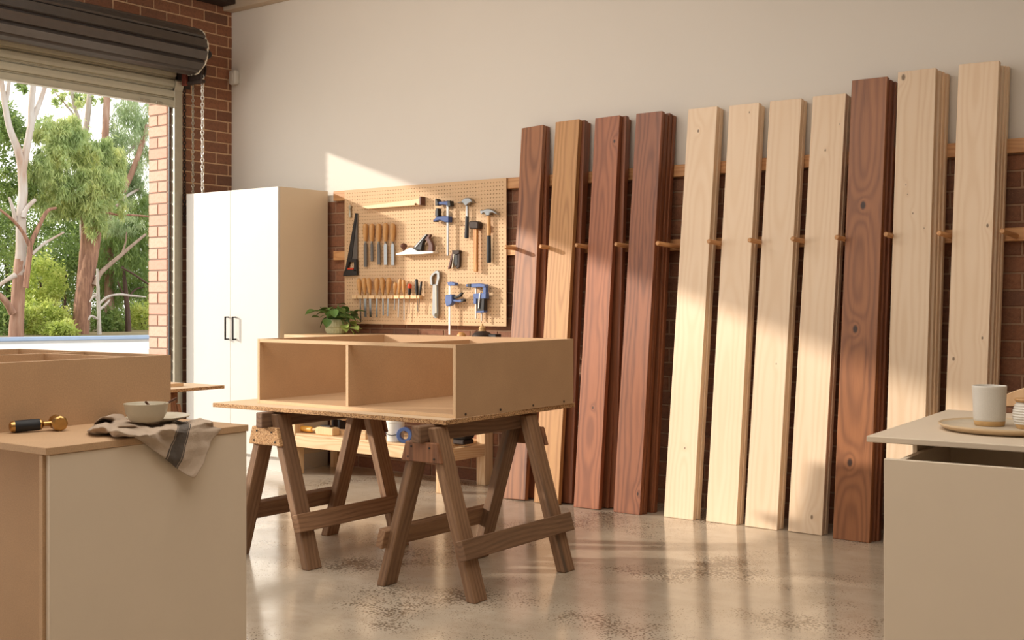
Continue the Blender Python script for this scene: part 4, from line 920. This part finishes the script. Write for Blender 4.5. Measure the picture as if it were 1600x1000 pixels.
add('lid', lathe([(.001, .0705), (.030, .0705), (.034, .074), (.035, .077), (.033, .08), (.001, .081)], 40), wood('jar_lid', srgb(206, 160, 106), srgb(170, 120, 70), contrast=.5), t, T(*jc), smooth=True)
# live-edge board lying behind them
YB = pz(1572, 645, RZ).y
bl = thing('live_edge_board', 'pale wooden board with a rough bark bottom edge standing behind the mug', 'board', T(pz(1600, 645, RZ).x, YB, RZ))
q = [py(x, y, YB+.01) for x, y in ((1560, 635), (1561, 622), (1572, 616), (1586, 610.5), (1600, 606), (1630, 598), (1680, 592), (1720, 600), (1738, 615), (1742, 635))]
add('board_face', prism([(v.x, v.z) for v in q], YB+.003, YB+.02), wood('live_edge_face', srgb(226, 188, 146), srgb(194, 150, 108), contrast=.5), bl, bev=.002)
x0_, x1_, zt = q[0].x, q[-1].x, q[0].z
nn = 14; rbk = random.Random(4)
lo = [(x0_+(x1_-x0_)*k/nn, RZ+.0004) for k in range(nn+1)]; hi = [(x1_-(x1_-x0_)*k/nn, zt+rbk.uniform(-.001, .002)) for k in range(nn+1)]
add('bark_edge', prism(lo+hi, YB-.004, YB+.024), M['weathered_red'], bl, bev=.0015, label='rough dark bark edge')

# ------------------------------------------------------------------ outside
a = pz(0, 536.5, 0); b = pz(232, 532.5, 0); d = (b-a).normalized(); nrm = Vector((-d.y, d.x, 0))
if nrm.x > 0: nrm = -nrm
A_ = a-d*14; B_ = b+d*10
def alongbox(p, q, wdt, z0, z1):
    V = []
    for z in (z0, z1):
        for s in (0, wdt):
            for e in (p, q): V.append(tuple(e+nrm*s+Vector((0, 0, z))))
    return V, [(0, 2, 3, 1), (4, 5, 7, 6), (0, 1, 5, 4), (2, 6, 7, 3), (0, 4, 6, 2), (1, 3, 7, 5)]
kb = thing('kerb_barrier', 'low pale blue barrier along the far edge of the concrete yard', 'barrier', T(*a))
add('rail', alongbox(A_, B_, .25, .05, .17), M['barrier'], kb, bev=.02)
add('plinth', alongbox(A_+nrm*.03, B_+nrm*.03, .18, -.03, .05), M['concrete_out'], kb)
gb = add('ground_bank', alongbox(A_-d*30+nrm*.5, B_+d*30+nrm*.5, 40, -.2, .03), M['earth'], kind='structure')
XT = (a+nrm*4).x
def barkmat(name, cols, sc=(6, 6, 1.2), bmp=.4):
    m, t, p, L = nodes(name); tc = N(t, 'TexCoord').outputs['Object']
    n = noise(t, scalev(t, tc, sc), 1.4, 6, .65); L(ramp(t, n, [(.3+.4*i/(len(cols)-1), c) for i, c in enumerate(cols)]), p.inputs['Base Color'])
    p.inputs['Roughness'].default_value = .85; bump(t, p, n, bmp, .03); return m
BK = {'pale': barkmat('smooth_gum_bark', [srgb(158, 122, 98), srgb(176, 160, 146), srgb(186, 178, 170)], (1.5, 1.5, .35), .2),
      'brown': barkmat('stringy_bark', [srgb(96, 66, 50), srgb(140, 100, 78), srgb(172, 130, 102)], (9, 9, .8), .8),
      'peel': barkmat('peeling_bark', [srgb(118, 84, 66), srgb(152, 114, 92), srgb(174, 146, 126)], (3, 3, .4), .3),
      'dark': barkmat('dark_bark', [srgb(62, 44, 36), srgb(96, 70, 56)], (9, 9, .8), .5), 'white': barkmat('bleached_wood', [srgb(160, 146, 132), srgb(196, 186, 176)], (6, 6, .8), .3)}
BK['limb'] = barkmat('grey_brown_limb', [srgb(126, 100, 82), srgb(168, 146, 128)], (4, 4, .6), .3)
def leafmat(name, cols, trans=.5):
    m, t, p, L = nodes(name); tc = N(t, 'TexCoord').outputs['Object']
    n = noise(t, tc, 1.3, 3, .6); n2 = noise(t, tc, 40, 1, .5)
    c = ramp(t, math_(t, 'ADD', math_(t, 'MULTIPLY', n, .6), math_(t, 'MULTIPLY', n2, .4)), [(.3+.4*i/(len(cols)-1), q) for i, q in enumerate(cols)])
    L(c, p.inputs['Base Color']); p.inputs['Roughness'].default_value = .5
    tr = N(t, 'BsdfTranslucent'); L(c, tr.inputs[0]); mx = N(t, 'MixShader'); mx.inputs[0].default_value = trans
    L(p.outputs[0], mx.inputs[1]); L(tr.outputs[0], mx.inputs[2]); L(mx.outputs[0], t.nodes['Material Output'].inputs[0]); return m
LF = {'gum': leafmat('gum_leaves', [srgb(128, 152, 92), srgb(180, 194, 128), srgb(226, 222, 146)]), 'dark': leafmat('dense_leaves', [srgb(92, 116, 62), srgb(132, 154, 84), srgb(178, 188, 104)]),
      'lime': leafmat('bright_leaves', [srgb(142, 164, 70), srgb(190, 202, 104), srgb(230, 226, 144)]), 'grey': leafmat('grey_green_leaves', [srgb(130, 152, 110), srgb(172, 188, 140), srgb(208, 212, 164)])}
def tp(x, y, dd=0): return px(x, y, XT-dd)
def foliage(name, clusters, mat, parent, droop):
    """clusters: (x, y, rx, ry, count, depth) in photograph size at the tree's distance"""
    VV, FF = [], []; nb = 0
    for (x, y, rx, ry, n, dd) in clusters:
        c = np.array(tp(x, y, dd)); sc_ = abs(XT-dd)/.0001
        dep = (Vector(c)-CAM).dot(FW); u = dep/F
        n = int(n*1.45); nsub = max(3, n//60)
        sub = rng.normal(size=(nsub, 3)); sub /= np.maximum(1, np.linalg.norm(sub, axis=1)/1.0)[:, None]
        idx = rng.integers(0, nsub, n)
        loc = sub[idx] + rng.normal(size=(n, 3))*np.array([.16, .16, .20])
        P = c + loc[:, :1]*np.array(RT)*rx*u + loc[:, 1:2]*np.array(FW)*rx*u*.8 + loc[:, 2:]*np.array([0, 0, 1])*ry*u
        L = rng.uniform(.16, .30, n) if droop else rng.uniform(.10, .2, n)
        Wd = L*(.16 if droop else .42)
        dr_ = rng.normal(size=(n, 3))*np.array([.45, .45, .35]) + (np.array([0, 0, -1.0]) if droop else np.array([0, 0, .1]))
        if not droop: dr_ = rng.normal(size=(n, 3))
        dr_ /= np.linalg.norm(dr_, axis=1)[:, None]
        sd_ = np.cross(dr_, rng.normal(size=(n, 3))); sd_ /= np.linalg.norm(sd_, axis=1)[:, None]
        q0 = P; q1 = P+dr_*(L*.45)[:, None]+sd_*(Wd/2)[:, None]; q2 = P+dr_*L[:, None]; q3 = P+dr_*(L*.45)[:, None]-sd_*(Wd/2)[:, None]
        VV.append(np.stack([q0, q1, q2, q3], 1).reshape(-1, 3)); FF.append(np.arange(4*n).reshape(-1, 4)+nb); nb += 4*n
    V = np.concatenate(VV); Fi = np.concatenate(FF)
    V = V[:, :]; me = bpy.data.meshes.new(name); me.vertices.add(len(V)); me.vertices.foreach_set('co', V.astype(np.float32).ravel())
    me.loops.add(Fi.size); me.loops.foreach_set('vertex_index', Fi.astype(np.int32).ravel()); me.polygons.add(len(Fi)); me.polygons.foreach_set('loop_start', np.arange(0, Fi.size, 4, dtype=np.int32))
    me.update(calc_edges=True); me.validate(); me.materials.append(mat)
    return add(name, None, None, parent, me=me, kind='stuff')
def limb(name, pts, rpx, mat, parent, dd=0, seg=10, wob=0):
    P = [tp(x, y, dd) for x, y in pts]; dep = (P[0]-CAM).dot(FW)/F
    sm = smoothpath(P, 5); n = len(sm); rs = []
    for i in range(n):
        f = i/(n-1)*(len(rpx)-1); k = min(int(f), len(rpx)-2); rs.append((rpx[k]*(1-(f-k))+rpx[k+1]*(f-k))*dep)
    vf = tubev(sm, rs, seg)
    if wob:
        vf = ([Vector(v)+Vector((random.uniform(-1, 1), random.uniform(-1, 1), 0))*wob*dep for v in vf[0]], vf[1])
    return add(name, vf, mat, parent, smooth=True)
def tree(label, base, dd, kind='gum_tree', cat='tree'):
    q = tp(base, 534, dd); q.z = 0
    return thing(kind, label, cat, T(*q), 'trees beyond the yard' if cat == 'tree' else 'bushes beyond the yard')
# pale gum at the left
t = tree('pale smooth gum tree with a forked trunk at the left of the doorway', 25, 0)
tk = limb('trunk', [(30, 430), (33, 390), (33, 340), (36, 300), (34, 262)], [9.2, 8, 7.5, 7, 6.5], BK['pale'], t, 0, 12, .15)
limb('peeling_trunk_base', [(24, 541), (27, 490), (29.5, 440), (31.5, 405)], [12, 10.4, 9.7, 8.2], BK['peel'], tk, 0, 12, .4)
limb('branch', [(35, 268), (28, 235), (15, 200), (8, 165), (1, 120)], [6.5, 6, 5, 4.6, 3.5], BK['pale'], t)
limb('branch', [(35, 268), (44, 220), (50, 190), (62, 160), (72, 130), (78, 110)], [6.5, 5.4, 5, 4, 3.4, 3], BK['pale'], t)
limb('branch', [(48, 205), (49, 165), (52, 130), (50, 100)], [5, 4.6, 4.6, 4], BK['pale'], t)
limb('branch', [(8, 165), (12, 145), (15, 120)], [3.6, 3.2, 2.6], BK['pale'], t)
limb('branch', [(40, 450), (46, 400), (48, 382), (60, 355), (74, 330), (88, 325)], [4.5, 4.2, 4, 3.4, 2.8, 2], BK['brown'], t, -.4)
limb('branch', [(47, 385), (35, 362), (18, 342), (-8, 322)], [3.8, 2.6, 2.2, 1.6], BK['brown'], t, -.4)
limb('branch', [(50, 397), (70, 380), (100, 363)], [2.8, 2.2, 1.4], BK['pale'], t, -.4)
limb('branch', [(36, 340), (42, 325), (55, 312)], [4.4, 3.6, 3], BK['pale'], t, -.2)
limb('branch', [(24, 430), (10, 438), (-10, 452)], [4.5, 3.2, 2.4], BK['pale'], t, -.2)
limb('branch', [(20, 490), (8, 470), (-10, 455)], [6, 5, 4.6], BK['peel'], t, -.2)
limb('branch', [(24, 345), (20, 325), (14, 308)], [3.4, 2.8, 1.8], BK['pale'], t)
foliage('foliage', [(25, 195, 30, 28, 1300, 1.5), (5, 225, 28, 50, 1300, 1.5), (18, 290, 34, 26, 1500, 1.2), (35, 140, 10, 9, 160, -.5), (8, 370, 22, 40, 900, 1.5)], LF['dark'], t, False)
# central stringybark with weeping crown
t = tree('big brown stringybark tree with a drooping crown in the middle of the doorway', 125, 1.5)
limb('trunk', [(124, 541), (127, 500), (133, 450), (141, 400), (147, 365), (150, 330), (146, 290)], [14, 13, 12.5, 12, 11.5, 9, 6], BK['brown'], t, 1.5, 14, .8)
limb('trunk_fork', [(122, 541), (122, 500), (128, 440), (132, 395), (133, 360), (130, 330)], [10, 8, 8, 7.4, 6, 5], BK['brown'], t, 1.6, 12, .6)
limb('branch', [(148, 446), (156, 428), (172, 413), (190, 398), (206, 384), (228, 366)], [5, 3.8, 3.3, 3, 2.5, 1.8], BK['limb'], t, 1.2)
limb('branch', [(190, 398), (196, 380), (198, 362)], [1.6, 1.3, .8], BK['limb'], t, 1.2)
limb('branch', [(160, 330), (180, 335), (205, 336), (232, 338)], [2.2, 1.8, 1.8, 1.2], BK['brown'], t, 1.2)
cl = []
rr_ = random.Random(5)
for k in range(48):
    a_ = rr_.uniform(0, 6.283); q_ = rr_.uniform(.1, 1)**.5
    cl.append((112+68*q_*math.cos(a_), 262+62*q_*math.sin(a_), 17, 20, 520, .6+rr_.uniform(-.6, 2.2)))
cl += [(150, 340, 14, 26, 700, 1), (175, 320, 18, 24, 700, 1.4), (70, 300, 22, 24, 800, 1), (98, 215, 30, 12, 700, .4), (130, 300, 30, 30, 1500, .6)]
foliage('foliage', cl, LF['gum'], t, True)
# dead pale stem, dark trunk, tall trees behind
t = tree('thin bleached dead stem just right of the big brown trunk', 154, .5, 'dead_tree')
limb('trunk', [(156, 541), (155, 510), (154, 480), (153, 450), (152, 420)], [3.6, 3.2, 3, 2.6, 1.4], BK['white'], t, .5, 8, .3)
for q_ in ([(154, 470), (148, 462), (140, 472)], [(153, 462), (147, 458)], [(154, 476), (168, 464), (186, 460), (205, 462), (228, 464)], [(154, 485), (165, 476), (172, 468)], [(155, 500), (143, 494), (138, 500)]): limb('branch', q_, [2, 1.5] if len(q_) == 2 else [2]*(len(q_)-1)+[1], BK['white'], t, .5, 6)
t = tree('slim dark trunked tree near the pale brick reveal', 201, 3)
limb('trunk', [(202, 541), (200, 500), (198, 470), (195, 440), (192, 415)], [5, 4.4, 4, 3, 2], BK['dark'], t, 3, 8, .4)
limb('branch', [(198, 470), (190, 455), (184, 440)], [2, 1.6, 1], BK['dark'], t, 3); limb('branch', [(190, 418), (208, 428), (232, 444)], [1.6, 1.6, 1.4], BK['dark'], t, 2.4); limb('branch', [(198, 468), (212, 452), (230, 448)], [1.8, 1.4, 1], BK['dark'], t, 3)
foliage('foliage', [(190, 395, 34, 34, 1700, 3.4), (215, 410, 22, 46, 1500, 3.4), (222, 350, 18, 40, 1200, 3), (180, 450, 20, 22, 600, 4)], LF['dark'], t, True)
t = tree('tall gum with twin pale upper trunks behind the drooping crown', 132, 5)
limb('trunk', [(134, 541), (132, 400), (130, 280), (128, 210)], [8, 7, 6, 5], BK['pale'], t, 5)
limb('branch', [(128, 215), (122, 185), (116, 165), (110, 130), (104, 105)], [4, 3.4, 3, 2.6, 2], BK['pale'], t, 5); limb('branch', [(130, 225), (136, 190), (139, 160), (143, 120), (142, 95)], [5, 4.6, 4.4, 4, 3.4], BK['pale'], t, 5)
limb('branch', [(122, 188), (104, 165), (84, 142)], [1.6, 1.3, .8], BK['pale'], t, 5)
foliage('foliage', [(108, 158, 18, 14, 260, 5), (90, 150, 10, 12, 120, 5), (135, 165, 24, 14, 260, 5.4), (155, 150, 14, 10, 150, 5), (76, 200, 24, 16, 500, 5)], LF['gum'], t, False)
t = tree('red brown trunked tree rising above the drooping crown', 166, 4)
limb('trunk', [(172, 541), (170, 400), (166, 300), (163, 250), (165, 200), (167, 150), (167, 100)], [8, 7, 6, 5.6, 5.4, 5, 4.6], BK['peel'], t, 4)
limb('branch', [(168, 262), (190, 245), (206, 232), (232, 205)], [3.4, 3, 2.6, 2.2], BK['pale'], t, 4); limb('branch', [(192, 300), (206, 270), (222, 225), (230, 195)], [4.4, 4.6, 4, 3], BK['peel'], t, 3.4); limb('branch', [(182, 322), (200, 305), (225, 292)], [2.6, 2.4, 2], BK['pale'], t, 3.4)
foliage('foliage', [(200, 205, 30, 42, 1900, 4), (215, 170, 24, 30, 1000, 4), (216, 260, 20, 34, 1100, 3.6), (190, 280, 16, 30, 700, 4), (175, 215, 12, 14, 300, 4), (215, 315, 22, 22, 800, 3.6), (190, 345, 26, 16, 800, 3)], LF['grey'], t, True)
# bushes and the dense belt behind
for k, (x, y, rx, ry, n, dd, m_, lbl) in enumerate([(70, 500, 34, 26, 2600, 2.2, 'lime', 'round bright green bush left of the big brown trunk'), (95, 520, 22, 16, 1300, .8, 'lime', 'low lime green bush at the foot of the big brown trunk'), (62, 440, 34, 36, 2600, 3.5, 'lime', 'tall yellow green bush behind the pale gum tree'), (10, 505, 22, 28, 1500, 2.5, 'dark', 'dark bush at the left edge of the doorway'),
        (168, 510, 22, 22, 1500, 3.6, 'dark', 'mid green bush right of the dead stem'), (222, 505, 20, 26, 1500, 5, 'lime', 'light green bush beside the pale brick reveal'), (100, 410, 36, 40, 2800, 4.5, 'dark', 'shaded green bush under the drooping crown'), (175, 400, 34, 44, 2600, 7, 'dark', 'tall dark bush behind the dead stem')]):
    t = tree(lbl, x, dd, 'bush', 'bush'); foliage('foliage', [(x, y, rx, ry, n, dd)], LF[m_], t, False)
    limb('stem', [(x, 540), (x+2, y+ry*.4), (x-1, y)], [2.4, 2, 1.2], BK['dark'], t, dd, 6)
for k, (x, lbl) in enumerate([(-60, 'dense tree of the far belt, just left of the doorway view'), (10, 'dense tree of the far belt behind the pale gum'), (85, 'dense tree of the far belt behind the big brown trunk'), (155, 'dense tree of the far belt behind the dead stem'), (225, 'dense tree of the far belt beside the brick reveal')]):
    t = tree(lbl, x, 9, 'belt_tree'); foliage('foliage', [(x, 400, 46, 60, 4200, 9), (x, 490, 46, 34, 2600, 9), (x-10, 340, 40, 34, 1500, 9)], LF['dark'], t, False)
    limb('trunk', [(x, 541), (x+3, 460), (x-2, 380)], [5, 4, 2], BK['dark'], t, 9, 8)

# ------------------------------------------------------------------ bricks: those the camera sees become pieces of their own, the rest join
CO = .0868; BH = .076; BLN = .228; JT = .0105
bpy.context.view_layer.update()
dg = bpy.context.evaluated_depsgraph_get()
def seen(pts):
    for p in pts:
        d = Vector(p)-CAM; L = d.length; d.normalize()
        z = d.dot(FW); u = d.dot(RT)/z*F+800; v = Y0-d.z/z*F
        if not (-6 < u < 1606 and -6 < v < 1006): continue
        hit, loc, *_ = SC.ray_cast(dg, CAM, d, distance=L+1)
        if not hit or (loc-CAM).length > L-.02: return True
    return False
cand = []
rb = random.Random(11)
zrow = 1.25-(275.5-Y0)/F*6.0; 
for r_ in range(24):                                                   # back wall
    z0 = .008+r_*(ZL0-.004)/23.0
    if z0+BH > ZL0+.002: break
    x = XW+.004-(r_ % 2)*.12
    while x < 3.0:
        a_, b_ = max(x, XW+.002), x+BLN; x += BLN+JT
        if b_-a_ < .03: continue
        pr_ = rb.uniform(-.0025, .001)
        pts = [(a_+(b_-a_)*f, YW-.001, z0+BH*g) for f in (.05, .28, .5, .72, .95) for g in (.15, .5, .85)]
        cand.append((wb, box(a_, b_, YW+pr_, YW+.02, z0, z0+BH), pts, 'brick'))
zl0 = px(330, 283, XW).z % CO
for r_ in range(44):                                                   # left wall and the reveal of the opening
    z0 = .006+r_*CO
    if z0+BH > 3.70: break
    top = z0+BH
    y = YW-.002-(.150 if r_ % 2 else .03)
    ys = [(y, YW-.001)]
    while y > 2.6: ys.append((y-JT-BLN, y-JT)); y -= JT+BLN
    for (a_, b_) in ys:
        if z0 < DZ:
            if b_ <= DY1+.04: continue
            a_ = max(a_, DY1)
        pr_ = rb.uniform(-.001, .0025)
        pts = [(XW+.001, a_+(b_-a_)*f, z0+BH*g) for f in (.05, .28, .5, .72, .95) for g in (.15, .5, .85)]
        cand.append((wl, box(XW-.02, XW+pr_, a_, b_, z0, top), pts, 'brick'))
    if z0 < DZ:
        xs_ = [(XW-.25, XW-.022)] if r_ % 2 else [(XW-.25, XW-.25+.1085), (XW-.25+.119, XW-.022)]
        for (a_, b_) in xs_:
            pts = [(a_+(b_-a_)*f, DY1-.001, z0+BH*g) for f in (.1, .5, .9) for g in (.15, .5, .85)]
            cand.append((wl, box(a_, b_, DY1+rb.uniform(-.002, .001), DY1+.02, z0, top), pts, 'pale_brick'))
rest = {}
for par, vf, pts, nm in cand:
    if seen(pts):
        c_ = sum((Vector(v) for v in vf[0]), Vector())/8
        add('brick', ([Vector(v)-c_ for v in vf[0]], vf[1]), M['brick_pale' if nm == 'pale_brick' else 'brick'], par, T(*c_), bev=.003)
    else: rest.setdefault((par.name, nm), []).append((par, vf))
for (pn, nm), l in rest.items():
    add('hidden_bricks', join(*[v for _, v in l]), M['brick_pale' if nm == 'pale_brick' else 'brick'], l[0][0], kind='stuff')
